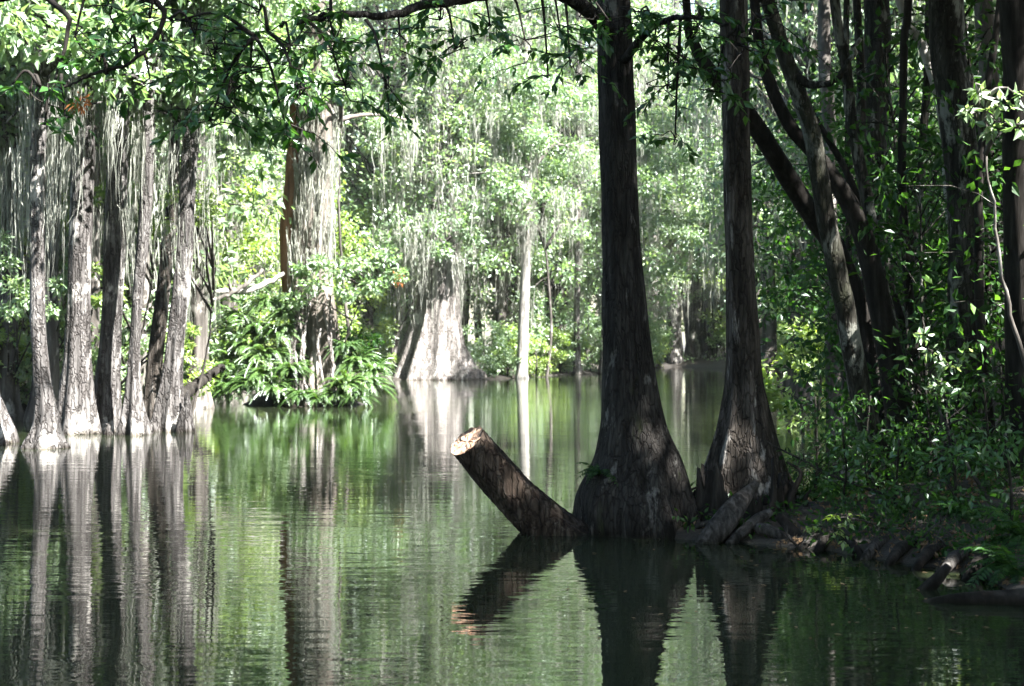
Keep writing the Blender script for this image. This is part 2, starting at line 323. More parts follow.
# ------------------------------------------------------------------ foreground cypress beside the cut log
def sprays_at(wood, lf, rng, spots, L, root=None):
    """spots (px, py, d, spread px, twigs): leafy twigs round points of a limb, each on its own stem"""
    for px,py,d,sp,k in spots:
        c=P(px,py,d)
        if root is not None:
            i=np.argmin(np.linalg.norm(root-c,axis=1)); a=root[i]
            tube(wood,[a,(a+c)/2+np.array([0,0,.12]),c],[.018,.013,.008],5,8)
        for _ in range(k):
            p=c+rng.normal(0,sp*d/F*.42,3)*np.array([1,1.3,.8])
            tube(wood,[c,(c+p)/2+rng.normal(0,.03,3),p],[.007,.005,.004],4,5)
            spray(wood,lf,rng,p,[rng.normal(),rng.normal(),rng.normal()*.3-.05],rng.uniform(.3,.62),rng.integers(9,17),L)
rg=rng_(11); dA=15.2
A=thing('cypress_tree','thick dark cypress trunk with flared base standing beside the sawn leaning log','tree',P(640,531,dA)*np.array([1,1,0]))
mb=MB(); ptsA,radA=px_trunk(mb,[(538,578,704),(522,577,703),(500,579,697),(480,587,690),(460,593,682),(440,597,672),(410,601,663),(370,602.5,656),(320,603,649),(230,602,640),(120,598.5,635),(20,596,631)],dA,13.5,.62,n=64,step=.05,nr=9,amp=.20,amp_h=.55,low=.035,rng=rg)
# left limb and high limbs
limbA=catmull([P(613,40,15.1),P(580,4,14.6),P(530,-12,14.0),P(458,0,13.3),P(408,8,12.9),P(371,20,12.6),P(340,13,12.4),P(300,22,12.2),P(255,36,12.0)],40)
tube(mb,limbA[::4],np.linspace(.085,.02,10),8,50,rg,.012)
limbA2=catmull([P(625,60,15.0),P(655,25,14.4),P(700,18,13.9),P(750,35,13.6)],24); tube(mb,limbA2[::4],np.linspace(.05,.015,6),7,30,rg,.01)
topA=[]
for k in range(26):
    h=rg.uniform(6.2,13); a=rg.uniform(0,6.28); l=rg.uniform(1.6,4.2); b0=np.array([np.interp(h,ptsA[:,2],ptsA[:,0]),dA,h]); e=b0+np.array([np.cos(a)*l,np.sin(a)*l,rg.uniform(.2,1.4)])
    tube(mb,[b0,(b0+e)/2+[0,0,.25],e],[.06,.035,.015],5,9); topA.append(e); topA.append((b0+e*2)/3)
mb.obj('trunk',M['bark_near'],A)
wood,lf=MB(),MB()
sprays_at(wood,lf,rg,[(215,50,12.0,44,8),(250,70,12.0,50,9),(225,100,11.8,34,8),(290,45,12.1,42,8),(300,95,11.9,32,6),(210,120,11.8,22,5),(285,125,11.9,14,4),(335,40,12.3,36,6),(345,85,12.2,26,6),(385,80,12.4,14,4),(400,35,12.8,26,5),(455,50,13.2,20,4),(440,20,13.2,26,4)],.125,limbA)
sprays_at(wood,lf,rg,[(490,25,13.6,34,4),(525,40,13.8,36,6),(560,30,14.2,36,6),(570,65,14.3,24,4),(548,78,14.2,12,2),(595,12,14.4,26,4),(610,22,14.2,18,2),(330,8,12.4,40,4),(260,10,12,45,6),(180,20,12,40,4)],.125,limbA)
sprays_at(wood,lf,rg,[(655,40,14.3,28,7),(680,55,14.1,32,9),(700,25,13.9,34,8),(735,45,13.7,30,7),(668,85,14.2,20,5),(675,138,14.2,14,3),(762,20,13.5,30,6),(640,12,14.4,24,6),(715,80,13.9,24,5)],.125,limbA2)
wood.obj('twig',M['bark_dark'],A,kind='stuff')
e=np.array(topA); e=e[e[:,2]>1.9+e[:,1]*.235+.9]
cloud(lf,rg,e,np.tile([1.0,1.0,.55],(len(e),1)),240,.16,.5,gaps=True)
lf.obj('crown',M['leaf_near'],A,smooth=False)
def fern(mb, rng, n=30, L=1.0, np_=20, w=.13, lift=.9):
    for _ in range(n):
        a=rng.uniform(0,6.28); l=L*rng.uniform(.55,1.15); t=np.linspace(0,1,np_); out=np.array([np.cos(a),np.sin(a),0]); sd=np.array([-out[1],out[0],0])
        el=rng.uniform(.35,1.0)*lift; C=out*(l*(.75*t*np.cos(el*.7)+.12*t*t))[:,None]+np.array([0,0,1])*(l*(np.sin(el)*t-.85*t**2.2*rng.uniform(.55,1.1)))[:,None]
        T=nz(np.gradient(C,axis=0)); N=np.cross(sd[None,:]*np.ones((np_,3)),T); N*=np.sign(N[:,2:3]+1e-6)
        ww=w*l*np.sin(np.pi*(.06+.92*t))**.6
        for s in (1,-1):
            D=nz(s*sd[None,:]+.35*T+np.array([0,0,-.25])+rng.normal(0,.08,(np_,3))); leaves(mb,C,D,N+rng.normal(0,.15,(np_,3)),ww,ww*.34,0)
        rr=np.full((np_,3),.006*L); skin(mb,C,rr,cap=False)
rg=rng_(12)
fr=thing('fern','small green fern sprouting from left side of the thick dark trunk base','fern',P(600,475,dA-.28))
mb=MB(); fern(mb,rg,26,.34,12,.2,1.0); o=mb.obj('frond',M['leaf_thicket'],fr,origin=(0,0,0),smooth=False,kind='stuff')

# second foreground cypress
rg=rng_(21); dB=15.6
B=thing('cypress_tree','slimmer brown cypress trunk with a sunlit streaked base, right of the thick dark one','tree',P(745,525,dB)*np.array([1,1,0]))
mb=MB(); ptsB,radB=px_trunk(mb,[(530,694,800),(505,698,794),(480,704,786),(462,709,781),(430,718,772),(400,723,766),(370,726,761),(300,727,756),(220,725.5,752),(110,722.5,749),(0,719.5,747)],dB,12.5,.6,n=64,step=.05,nr=8,amp=.30,amp_h=.8,low=.05,rng=rg)
topB=[]
for k in range(22):
    h=rg.uniform(6.3,12.3); a=rg.uniform(0,6.28); l=rg.uniform(1.4,3.8); b0=np.array([ptsB[-1][0],dB,h]); e=b0+np.array([np.cos(a)*l,np.sin(a)*l,rg.uniform(.2,1.2)])
    tube(mb,[b0,(b0+e)/2+[0,0,.2],e],[.05,.03,.012],5,9); topB.append(e); topB.append((b0+2*e)/3)
mb.obj('trunk',M['bark_brown'],B)
e=np.array(topB); e=e[e[:,2]>1.9+e[:,1]*.235+.9]; lf=MB(); cloud(lf,rg,e,np.tile([1.0,1.0,.55],(len(e),1)),240,.16,.5,gaps=True); lf.obj('crown',M['leaf_near'],B,smooth=False)

# sawn leaning log
rg=rng_(31); dL=15.0
a0=P(574,556,dL); a1=P(467,441,dL); ax=nz(a1-a0)
lg=thing('cut_log','dark sawn off log leaning out of the water left of the thick trunk','log',P(545,538,dL)*np.array([1,1,0]))
m_=44; n_=40; s=np.linspace(0,1,m_); C=a0+(a1-a0)*s[:,None]+np.array([0,0,-.03])*np.sin(np.pi*s)[:,None]
th=np.linspace(0,2*np.pi,n_,endpoint=False); r=np.interp(s,[0,.12,.3,.6,1],[.31,.275,.235,.212,.205])
g=np.zeros((m_,n_))
for q,(aa,w_,h_) in enumerate([(1.0,.3,.22),(2.2,.25,.12),(3.4,.35,.16),(4.7,.25,.2),(5.6,.3,.12)]):
    dd=(th[None,:]-aa-.3*s[:,None]+np.pi)%(2*np.pi)-np.pi; g+=h_*np.exp(-(dd/w_)**2)*(1.25-s[:,None])
g+=.03*np.cos(5*th[None,:]+9*s[:,None])+.02*np.cos(11*th[None,:]+17*s[:,None]+1)+.02*rg.normal(size=(m_,n_))*.5
Rd=r[:,None]*(1+g-g.mean())
T,U,V=frames(C); v=C[:,None,:]+Rd[:,:,None]*(np.cos(th)[None,:,None]*U[:,None,:]+np.sin(th)[None,:,None]*V[:,None,:])
# the saw cut is tilted towards the left and the viewer
cutn=nz(np.array([-.60,-.36,.72])); ov=v[-1]-C[-1]; lift=-(ov@cutn)/(ax@cutn); v[-1]=v[-1]+np.clip(lift,-.26,.26)[:,None]*ax
for b_,kf in ((-2,.8),(-3,.6),(-4,.4),(-5,.2)): v[b_]=v[b_]+np.clip(lift,-.26,.26)[:,None]*ax*kf
i=np.arange(m_-1)[:,None]*n_; j=np.arange(n_)[None,:]
mb=MB(); mb.add(v.reshape(-1,3),None,np.stack([i+j,i+(j+1)%n_,i+n_+(j+1)%n_,i+n_+j],-1).reshape(-1,4)); mb.obj('bark',M['log'],lg)
ring=v[-1]; cen=ring.mean(0); vs=[]; 
for f in (1.0,.9,.6,.3): vs.append(cen+(ring-cen)*f+ax*(.003+.006*rg.normal(size=(n_,1))*(f<1)+(.012*np.sin(9*th[:,None]+2) if f==1.0 else -.012)))
vs=np.concatenate(vs+[cen[None]-ax*.012]); i=np.arange(3)[:,None]*n_
mb=MB(); mb.add(vs,[(3*n_+x,3*n_+(x+1)%n_,4*n_) for x in range(n_)],np.stack([i+j,i+(j+1)%n_,i+n_+(j+1)%n_,i+n_+j],-1).reshape(-1,4)); mb.obj('sawn_end',M['sawn'],lg,smooth=False,label='pale orange sawn end of the log')
rg=rng_(32)
rt=MB(); tube(rt,[P(548,500,dL-.05),P(566,522,dL-.02),P(582,535,dL),P(592,545,dL)],[.03,.07,.075,.06],12,24,rg,.004)
tag(rt.obj('root',M['log']),'smooth brown root lying between leaning log and thick trunk','root',group='roots along the spit')

# ------------------------------------------------------------------ stump shell, knees and roots at the spit
rg=rng_(41); dS=15.0
st=MB(); m_,n_=14,150; th=np.linspace(0,2*np.pi,n_,endpoint=False)
c0=P(745,537,dS); hgt=.36+.06*np.sin(2*th+.6)
for _ in range(26):
    dd=(th-rg.uniform(0,6.28)+np.pi)%(2*np.pi)-np.pi; hgt=hgt+rg.uniform(.05,.30)*np.exp(-(np.abs(dd)/rg.uniform(.03,.11))**1.4)
hgt=np.clip(hgt+.025*rg.normal(size=n_),.25,.78)
o_=[]
for k in range(m_):
    s=k/(m_-1); rr=.56*(1-.14*s)*(1+.09*np.sin(5*th+1)+.06*np.sin(9*th)+.04*np.sin(17*th+2*s)+.02*np.sin(31*th+s)); o_.append(np.column_stack([c0[0]+rr*np.cos(th)*1.0,c0[1]+.22+rr*np.sin(th)*.9,-.3+s*(hgt+.3)]))
inn=[np.column_stack([c0[0]+(a[:,0]-c0[0])*.93,c0[1]+.22+(a[:,1]-c0[1]-.22)*.93,a[:,2]-.02]) for a in o_[::-1]]
o_=np.concatenate(o_+inn); K=2*m_; i=np.arange(K-1)[:,None]*n_; j=np.arange(n_)[None,:]
st.add(o_,None,np.stack([i+j,i+(j+1)%n_,i+n_+(j+1)%n_,i+n_+j],-1).reshape(-1,4))
tag(st.obj('stump',M['bark_dark']),'low rotten black stump shell with jagged rim around the slimmer trunk','stump')
def knee(px,py,hp,wp,d,label):
    mb=MB(); b0=P(px,py,d); h=hp*d/F; w=wp*d/F; q=[b0+[0,0,-.2],b0,b0+[rg.normal(0,.02),0,h*.5],b0+[rg.normal(0,.04),0,h*.85],b0+[rg.normal(0,.05),0,h]]
    trunk(mb,q,[w*.62,w*.5,w*.33,w*.2,w*.07],n=14,step=.04,nr=4,amp=.15,amp_h=.3,rng=rg); 
    return tag(mb.obj('cypress_knee',M['bark_dark']),label,'cypress knee',group='cypress knees on the spit')
for a in [(683,540,62,8,14.95,'tallest slim pointed cypress knee between the two foreground trunks'),(691,541,54,8,14.95,'second slim pointed cypress knee just right of the tallest one'),(677,541,36,8,14.9,'short dark cypress knee at right foot of thick trunk'),(699,542,40,9,14.9,'short dark cypress knee at left foot of slimmer trunk'),(792,538,76,11,15.0,'tall ragged cypress knee at right side of the stump'),(806,538,48,11,15.0,'squat cypress knee on the bank right of the stump'),(716,544,30,10,14.5,'small cypress knee in front of the stump')]: knee(*a)
def root(pts,rad,label,mat='drift',n=12,group='roots along the spit',name='root',cat='root'):
    mb=MB(); trunk(mb,[P(*p) for p in pts],rad,n=n+6,step=.03,nr=5,amp=.0,low=.10,rng=rg)
    return tag(mb.obj(name,M[mat]),label,cat,group=group)
root([(756,484,14.75),(744,497,14.6),(730,515,14.45),(708,543,14.3),(700,556,14.25)],[.04,.075,.115,.11,.09],'thick grey root like a trunk sloping into water before the stump')
root([(770,512,14.5),(758,520,14.4),(742,533,14.3),(728,546,14.2)],[.04,.06,.055,.04],'grey root sloping beside the thickest root','drift')
root([(778,516,14.4),(790,528,14.3),(800,540,14.2),(812,552,14.2)],[.04,.05,.05,.04],'thin dark root arching right from the stump','bark_dark')
root([(690,540,14.8),(698,527,14.7),(716,522,14.6),(735,527,14.5)],[.02,.025,.025,.02],'thin curved root bridging trunk and stump','drift')
root([(756,528,14.3),(768,530,14.25),(782,538,14.2),(792,548,14.2)],[.05,.055,.05,.03],'forked grey root end right of the thickest root','drift')
for k,(px,py,d,lb) in enumerate([(812,548,13.9,'thin root running into water just right of the stump'),(826,552,13.7,'knobbly root at the waterline below the squat knee'),(852,556,13.4,'dark root dipping into water under the bright leafed twig'),(874,558,13.2,'bent root at the waterline below the curved trunk'),(898,563,12.9,'root curling off the mud left of the big upright trunk'),(926,567,12.6,'dark root at the waterline below big upright trunk'),(952,572,12.3,'stout root left of the arching fern'),(978,575,12.1,'root reaching water beneath the arching fern')]):
    s_=rg.choice([-1,1]); root([(px-16*s_,py-20,d+.55),(px-4*s_,py-15,d+.3),(px+5*s_,py-5,d+.05),(px+14*s_,py+8,d-.1)],[.03,.045+.015*rg.random(),.045,.03],lb,'bark_dark' if k%3 else 'drift',8,'roots along the bank edge')
root([(905,606,11.6),(918,597,11.6),(935,582,11.55),(949,566,11.5)],[.06,.055,.05,.03],'dark broken log end slanting up from water near right bank','bark_dark',12,None,'sunken_log','log')
root([(900,612,11.1),(950,603,11.0),(1000,600,10.95),(1060,596,10.9)],[.04,.06,.07,.08],'dark log lying flat in water at the right edge','bark_dark',12,None,'sunken_log','log')

# ------------------------------------------------------------------ trees of the right bank
def bent(px_pts, rad_px, mat, label, seed, group=None, n=24, name='tree', extra=None, amp=.1, crown=None, mossn=0):
    """px_pts (px, py, d) from the base up"""
    rg=rng_(seed); pts=[P(*p) for p in px_pts]; rad=[r*p[2]/F for r,p in zip(rad_px,px_pts)]
    b0=pts[0].copy(); b0[2]=gz(b0[0],b0[1]); o=thing(name,label,'tree',b0,group)
    pts.insert(0,b0-np.array([0,0,.4])); rad.insert(0,rad[0]*1.25)
    dv=pts[-1]-pts[-2]; dv=nz(dv+np.array([0,0,.6])); L=9-max(0,pts[-1][2]-6)
    ends=[]
    pts.append(pts[-1]+dv*L*.5); rad.append(rad[-1]*.75); pts.append(pts[-1]+(dv+[0,0,.5])*L*.4); rad.append(rad[-2]*.4)
    mb=MB(); trunk(mb,pts,rad,n=n,step=.09,nr=6,amp=amp,amp_h=.5,low=.03,rng=rg,wob=.06)
    zmin=1.9+b0[1]*.235+.8
    for k in range(16):
        h=rg.uniform(zmin,max(zmin+2,pts[-1][2])); pt=np.array(pts); b1=np.array([np.interp(h,pt[1:,2],pt[1:,0]),np.interp(h,pt[1:,2],pt[1:,1]),h]); a=rg.uniform(0,6.28); l=rg.uniform(1,3.4)
        e=b1+np.array([np.cos(a)*l,np.sin(a)*l,rg.uniform(.1,1.2)]); tube(mb,[b1,(b1+e)/2+[0,0,.2],e],[.04,.025,.01],5,8); ends.append(e); ends.append((b1+2*e)/3)
    for ex,er in (extra or []): tube(mb,[P(*p) for p in ex],[r*ex[0][2]/F for r in er],10,24,rg,.015)
    mb.obj('trunk',M[mat],o)
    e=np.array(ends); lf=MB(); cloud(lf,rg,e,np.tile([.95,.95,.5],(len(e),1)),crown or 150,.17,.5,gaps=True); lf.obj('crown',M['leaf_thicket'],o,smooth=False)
    if mossn:
        mm=MB(); moss(mm,rg,e[rg.integers(0,len(e),mossn)],1.4,9,.15,.025); mm.obj('spanish_moss',M['moss'],o,kind='stuff')
    return o
bent([(890,505,16.6),(872,440,16.5),(858,380,16.5),(843,300,16.4),(828,225,16.3),(811,134,16.2),(791,72,16.1),(768,0,16.0),(758,-40,16)],[16,13,11.3,10.2,9.6,9,8,7,6],'bark_right','grey lichened trunk leaning left in long curve across the right bank',51,extra=[([(791,72,16.1),(812,85,16.0),(838,78,15.8),(860,40,15.6)],[5,4,3,2])])
bent([(905,500,18.2),(880,400,18.2),(866,330,18.2),(838,255,18.1),(812,215,18),(775,155,17.6),(737,102,17.3),(712,74,17.1),(694,40,17),(686,-10,16.9)],[15,13,11.5,10.5,10,9.5,9,7.5,5,4],'bark_dark','black trunk leaning steeply left, crossing behind the slimmer foreground cypress',52)
bent([(918,495,17.6),(900,420,17.6),(885,330,17.5),(862,235,17.4),(828,170,17.3),(790,125,17.2),(765,70,17.1),(755,0,17.0)],[16,14,12,10,8,6.5,6,5],'bark_dark','dark curved trunk rising just behind the lichened leaning trunk',53)
bent([(912,480,19),(897,360,19),(878,270,19),(868,202,19),(852,128,19),(845,55,19),(834,0,19)],[9,8,7,6.5,6,5.5,5],'bark_right','thin sapling trunk rising right of the leaning trunks',54,n=16)
bent([(975,470,20),(962,330,20),(950,200,20),(944,130,20),(936,85,20),(920,40,20),(898,-5,20)],[7,6.5,5.5,5,5,5,5],'bleached','slender pale trunk leaning left, sunlit high on the right bank',55,n=16)
bent([(972,500,17.2),(968,400,17.2),(966,300,17.2),(963,200,17.2),(956,100,17.2),(948,0,17.2)],[29,22,18,17,17,17],'bark_right','big dark straight trunk standing upright on the right bank',56,amp=.2,n=40,mossn=14)
bent([(1035,520,15.5),(1028,400,15.5),(1024,250,15.5),(1020,100,15.5),(1014,0,15.5)],[31,23,19,17,16],'bark_dark','dark trunk cut by the right edge of the view',57,amp=.2,n=36)
bent([(884,450,25),(880,300,25),(876,200,25),(875,110,25),(876,20,25)],[19,15,14,13,13],'bark_right','broad shaded trunk standing far back behind the sapling',58,amp=.15,n=28)
bent([(1000,440,24),(996,300,24),(990,150,24),(985,0,24)],[13,11,10,9],'bark_back','grey trunk in the shade between the two biggest right trunks',59,n=20)
bent([(835,420,30),(833,300,30),(829,160,30),(824,0,30)],[9,8,7,6],'bark_back','slim shaded trunk behind the lichened leaning trunk',60,n=16)
bent([(770,372,70),(769,345,70),(768,250,70),(766,100,70),(764,0,70)],[12,8,7,6,6],'bark_back','dark distant trunk glimpsed right of the slimmer cypress',61,n=16)
for k,(rows,rp,label) in enumerate([
 ([(862,470,21),(850,300,21),(848,150,21),(846,0,21)],[4,3.5,3,3],'thin straight stem among the leaning trunks'),
 ([(930,480,18.5),(912,330,18.5),(902,180,18.5),(905,40,18.5),(908,-10,18.5)],[6,5,4.5,4,4],'thin dark stem bowed left between the curved trunk and big upright trunk'),
 ([(895,470,22),(905,320,22),(922,160,22),(930,0,22)],[5,4.5,4,4],'thin stem leaning right across the shaded thicket'),
 ([(1000,500,16.5),(985,380,16.5),(978,240,16.5),(986,100,16.5),(1000,-5,16.5)],[6,5,4.5,4,3.5],'thin bowed stem in front of the grey trunk near right edge'),
 ([(860,460,23),(858,300,23),(862,150,23),(858,0,23)],[6,5,5,4],'thin upright stem behind the lichened trunk foot'),
 ([(945,470,19.5),(925,400,19.5),(895,300,19.5),(850,180,19.5),(800,90,19.5),(775,20,19.5)],[5,4.5,4,3.5,3,2.5],'long thin stem leaning far left behind the big upright trunk')]):
    bent(rows,rp,'bark_dark' if k%2 else 'bark_right',label,630+k,group='thin stems on the right bank',n=12,crown=60)
# tall trees beside the viewer whose crowns shade the spit; only their leaves' shade and sprays reach the view
rg=rng_(70)
def shade_tree(x,y,h,label,seed,reach=6.2,nl=60):
    rg=rng_(seed); z0=gz(x,y); o=thing('shade_tree',label,'tree',(x,y,z0),'tall trees on the near right bank'); mb=MB(); ends=[]
    pts=[(x,y,z0-.4),(x,y,z0+.3),(x+rg.normal(0,.2),y,h*.4),(x-.5,y+.2,h*.75),(x-.6,y+.2,h)]; trunk(mb,pts,[.4,.3,.24,.15,.05],n=24,step=.2,nr=6,amp=.15,amp_h=.8,rng=rg)
    for k in range(nl):
        hh=rg.uniform(.5,1)*h; a=rg.uniform(0,6.28); l=rg.uniform(1.4,reach); b1=np.array([np.interp(hh,[p[2] for p in pts],[p[0] for p in pts]),y,hh]); e=b1+np.array([np.cos(a)*l,np.sin(a)*l,rg.uniform(.2,1.6)])
        if not clear(b1,e): continue
        tube(mb,[b1,(b1+e)/2+[0,0,.3],e],[.06,.035,.012],5,8); ends+= [e,(b1+2*e)/3,e+rg.normal(0,.5,3)]
    mb.obj('trunk',M['bark_right'],o); e=np.array(ends); e=e[(e[:,2]>2.6+np.maximum(e[:,1],4)*.235)]
    lf=MB(); cloud(lf,rg,e,np.tile([1.05,1.05,.6],(len(e),1)),200,.19,.55,gaps=True); lf.obj('crown',M['leaf_thicket'],o,smooth=False)
for k,(x,y,h) in enumerate([(6.3,12.9,14),(8.5,6.5,15),(7.4,15.5,15),(11.6,7.6,16),(10.2,17.5,16),(11.5,22,17),(7.9,1,15),(13,14.5,18),(9.2,24,16),(5.9,6,13),(14.5,10,17),(16,20,18),(15.5,28,18),(18,36,19),(21,46,20),(11,29,17)]):
    shade_tree(x,y,h,'tall broadleaf tree on the near right bank shading the spit',71+k,nl=60 if y<14 and x<13 else 30)

# top left overhanging tree
rg=rng_(90)
O=thing('overhanging_tree','leafy tree at top left whose dark crooked branch hangs into the view','tree',(-6.2,12.6,-.5))
mb=MB(); trunk(mb,[(-6.2,12.6,-.9),(-6.2,12.6,0),(-6.1,12.6,2),(-5.9,12.6,5),(-5.7,12.5,9)],[.3,.22,.18,.15,.05],n=24,step=.15,nr=6,amp=.15,rng=rg)
lm=catmull([(-6.0,12.6,4.2),P(-40,5,12.6),P(40,-8,12.5),P(110,-12,12.3),P(165,12,12.0),P(163,32,12.0),P(140,55,12),P(115,68,12),P(105,78,12),P(97,110,12)],48)
tube(mb,lm[::4],np.linspace(.07,.012,12),8,60,rg,.01)
lm2=catmull([P(115,68,12),P(90,75,12),P(62,88,12),P(40,86,12)],16); tube(mb,lm2[::3],np.linspace(.016,.006,6),6,20,rg,.008)
lm3=catmull([P(40,-8,12.5),P(70,22,12.2),P(60,60,12.1),P(52,100,12)],16); tube(mb,lm3[::3],np.linspace(.03,.008,6),6,20,rg,.008)
mb.obj('trunk',M['bark_dark'],O); wood,lf=MB(),MB()
sprays_at(wood,lf,rg,[(110,15,12.2,46,4),(150,18,12,40,4),(75,35,12.2,36,3),(130,42,12,36,3),(165,50,12,26,3),(100,62,12,28,2),(150,78,12,12,1),(195,35,12,30,3)],.12,lm)
sprays_at(wood,lf,rg,[(30,92,12,26,3),(62,88,12,20,2),(12,85,12,22,1),(45,125,12,16,1),(65,118,12,14,1)],.12,lm2)
wood.obj('twig',M['bark_dark'],O,kind='stuff')
e=[]
for k in range(40): e.append((-6+rg.normal(0,1.6),12.5+rg.normal(0,1.6),rg.uniform(6.2,9.5)))
cloud(lf,rg,e,np.tile([.8,.8,.5],(40,1)),60,.15,.5); lf.obj('crown',M['leaf_near'],O,smooth=False)

# ------------------------------------------------------------------ understory trees and shrubs
def bushy(name,label,cat,seed,h,spread,clumps,per,L,leaf,bk,low=.15,loc=(0,0,-200),mossn=0,mosslen=2,mossw=.06,trunk_r=.1,flat=.6,crad=.16,kind=0,group=None,asp=.5):
    rg=rng_(seed); o=thing(name,label,cat,loc,group); mb=MB()
    pts=[(0,0,-.4),(0,0,.05),(rg.normal(0,.03)*h,rg.normal(0,.03)*h,h*.45),(rg.normal(0,.04)*h,rg.normal(0,.04)*h,h*.97)]
    trunk(mb,pts,[trunk_r*1.3,trunk_r*1.1,trunk_r*.7,trunk_r*.15],n=14,step=h/26,nr=5,amp=.12,amp_h=h*.08,rng=rg)
    ce=[];ra=[]
    for k in range(clumps):
        u=rg.uniform(low,1); env=spread*(math.sin(math.pi*min(1,max(.05,(u-low*.6)/(1.06-low*.6))))**.55); a=rg.uniform(0,6.28); rr=env*rg.uniform(.25,1)**.7
        c=np.array([math.cos(a)*rr,math.sin(a)*rr,u*h]); zb=max(.1*h,c[2]-rr*.5); b1=np.array([np.interp(zb,[p[2] for p in pts],[p[0] for p in pts]),np.interp(zb,[p[2] for p in pts],[p[1] for p in pts]),zb])
        tube(mb,[b1,(b1+c)/2+[0,0,.06*h],c],[trunk_r*.3,trunk_r*.18,trunk_r*.06],4,7); s=rg.uniform(.6,1.35)*crad*h*.5; ce.append(c); ra.append((s,s,s*flat))
    mb.obj('trunk',M[bk],o,origin=(0,0,0)); lf=MB(); cloud(lf,rg,ce,ra,per,L,asp); lf.obj('crown',M[leaf],o,origin=(0,0,0),smooth=False)
    if mossn:
        mm=MB(); ce=np.array(ce); an=ce[rg.integers(0,len(ce),mossn)]+rg.normal(0,.3,(mossn,3)); an[:,2]=np.maximum(an[:,2],.35*h); moss(mm,rg,an,mosslen,8,mosslen*.09,mossw); mm.obj('spanish_moss',M['moss'],o,origin=(0,0,0),kind='stuff')
    return o
protos={}
def place(key,px,d,sc,label,rz,group):
    x=X(px,d); z=gz(x,d); z=max(z,-.05)
    root=protos[key]
    if root.get('used') is None:
        root['used']=1; root.location=(x,d,z); root.rotation_euler=(0,0,rz); root.scale=(sc,sc,sc); root['label']=label; root['group']=group; return root
    o=dup(root,(x,d,z),rz,sc,label,group); return o
# right bank
protos['b1']=bushy('shrub','','shrub',405,3.2,1.8,30,80,.2,'leaf_far','bark_back',.06,trunk_r=.06,crad=.3)
protos['b2']=bushy('shrub','','shrub',406,2.4,1.5,26,80,.18,'leaf_yellow','bark_back',.06,trunk_r=.05,crad=.34)
protos['u1']=bushy('understory_tree','','tree',101,5.2,1.7,40,30,.15,'leaf_thicket','bark_right',.12,trunk_r=.05,crad=.2)
protos['u2']=bushy('understory_tree','','tree',102,6.5,2.1,46,30,.16,'leaf_thicket','bark_right',.25,trunk_r=.06,crad=.18)
protos['u3']=bushy('understory_tree','','tree',103,3.6,1.4,34,30,.14,'leaf_thicket','bark_right',.1,trunk_r=.035,crad=.24)
protos['s1']=bushy('shrub','','shrub',104,1.15,.55,20,17,.085,'leaf_thicket','bark_right',.1,trunk_r=.018,crad=.4)
protos['s2']=bushy('shrub','','shrub',105,.8,.5,16,16,.085,'leaf_near','bark_right',.1,trunk_r=.014,crad=.45)
G='understory trees on the right bank'
rg=rng_(110)
for key,px,d,sc,label in [
 ('u1',872,21,.9,'leafy sapling between the leaning trunks and the sapling trunk'),('u2',905,22,1,'leafy understory tree behind the sapling trunk'),('u3',935,17.8,1,'bright leafed sapling left of the big upright trunk'),
 ('u2',985,19,1.0,'leafy understory tree right of the big upright trunk'),('u1',1022,16.2,.9,'bright leafed understory tree near the right edge'),('u3',905,18.5,.85,'low leafy sapling behind the curved dark trunk'),
 ('u2',850,27,1,'dark leafy tree behind the leaning trunks'),('u1',1045,18,1.1,'leafy tree half hidden at the right edge'),('u2',940,27,1.1,'dark leafy tree behind the big upright trunk'),
 ('u2',1000,30,1.2,'tall dark leafy tree deep behind the right bank'),('u1',880,33,1.3,'dense leafy tree deep behind the leaning trunks'),('u2',848,38,1.25,'leafy tree hanging over water right of the slimmer cypress'),
 ('b2',815,34,.95,'bright yellow green bush leaning over water behind the slimmer cypress'),('u1',925,38,1.5,'tall leafy tree far behind the slender pale trunk'),('u2',860,45,1.6,'tall leafy tree far behind the lichened leaning trunk'),('u1',985,42,1.6,'tall leafy tree in the back right corner'),('u2',900,52,1.9,'large leafy tree farthest back on the right bank')]:
    place(key,px,d,sc,label,rg.uniform(0,6.28),G)
G='shrubs on the right bank'
for key,px,d,sc,label in [
 ('s1',815,15.6,1.0,'shrub on the bank just right of the stump'),('s2',843,15.0,1,'low shrub in front of the leaning trunk foot'),('s1',868,15.8,.95,'shrub at the foot of the lichened leaning trunk'),('s2',895,14.6,.9,'low shrub below the dark curved trunk'),
 ('s1',928,15.2,.9,'shrub left of the big upright trunk foot'),('s2',955,14.2,1,'low shrub in front of the big upright trunk'),('s1',985,14.8,1,'shrub right of the big upright trunk foot'),('s2',1012,13.4,1.1,'low shrub near the right edge of the bank'),
 ('s1',803,15.9,.5,'taller shrub behind the stump at the water gap'),('s2',838,17.5,.9,'shrub behind the leaning trunk foot'),('s1',915,17,1.2,'shrub deeper in shade between dark trunks'),('s1',1000,16.2,1.3,'taller shrub at the right edge in shade')]:
    place(key,px,d,sc,label,rg.uniform(0,6.28),G)
rg=rng_(115)
TW=[(770,546,13.9,'bare twig beside the thin dark root by the stump'),(800,548,13.9,'bare forked twig on the mud right of the stump'),(832,540,14.0,'bare twig left of the bright leafed fallen twig'),(868,546,13.6,'bare twig below the bright leafed fallen twig'),(888,520,14.2,'bare twig leaning below the dark curved trunk'),(912,548,13.3,'bare twig at the waterline below the curved trunk'),(935,538,13.5,'bare twig in front of the big upright trunk foot'),(962,552,12.9,'bare twig left of the arching fern'),(985,545,12.8,'bare twig behind the arching fern'),(905,480,15,'tall bare stick leaning between shrubs'),(948,450,15.2,'tall pale stick leaning against the big upright trunk'),(990,470,14.5,'tall bare stick leaning near the right edge')]
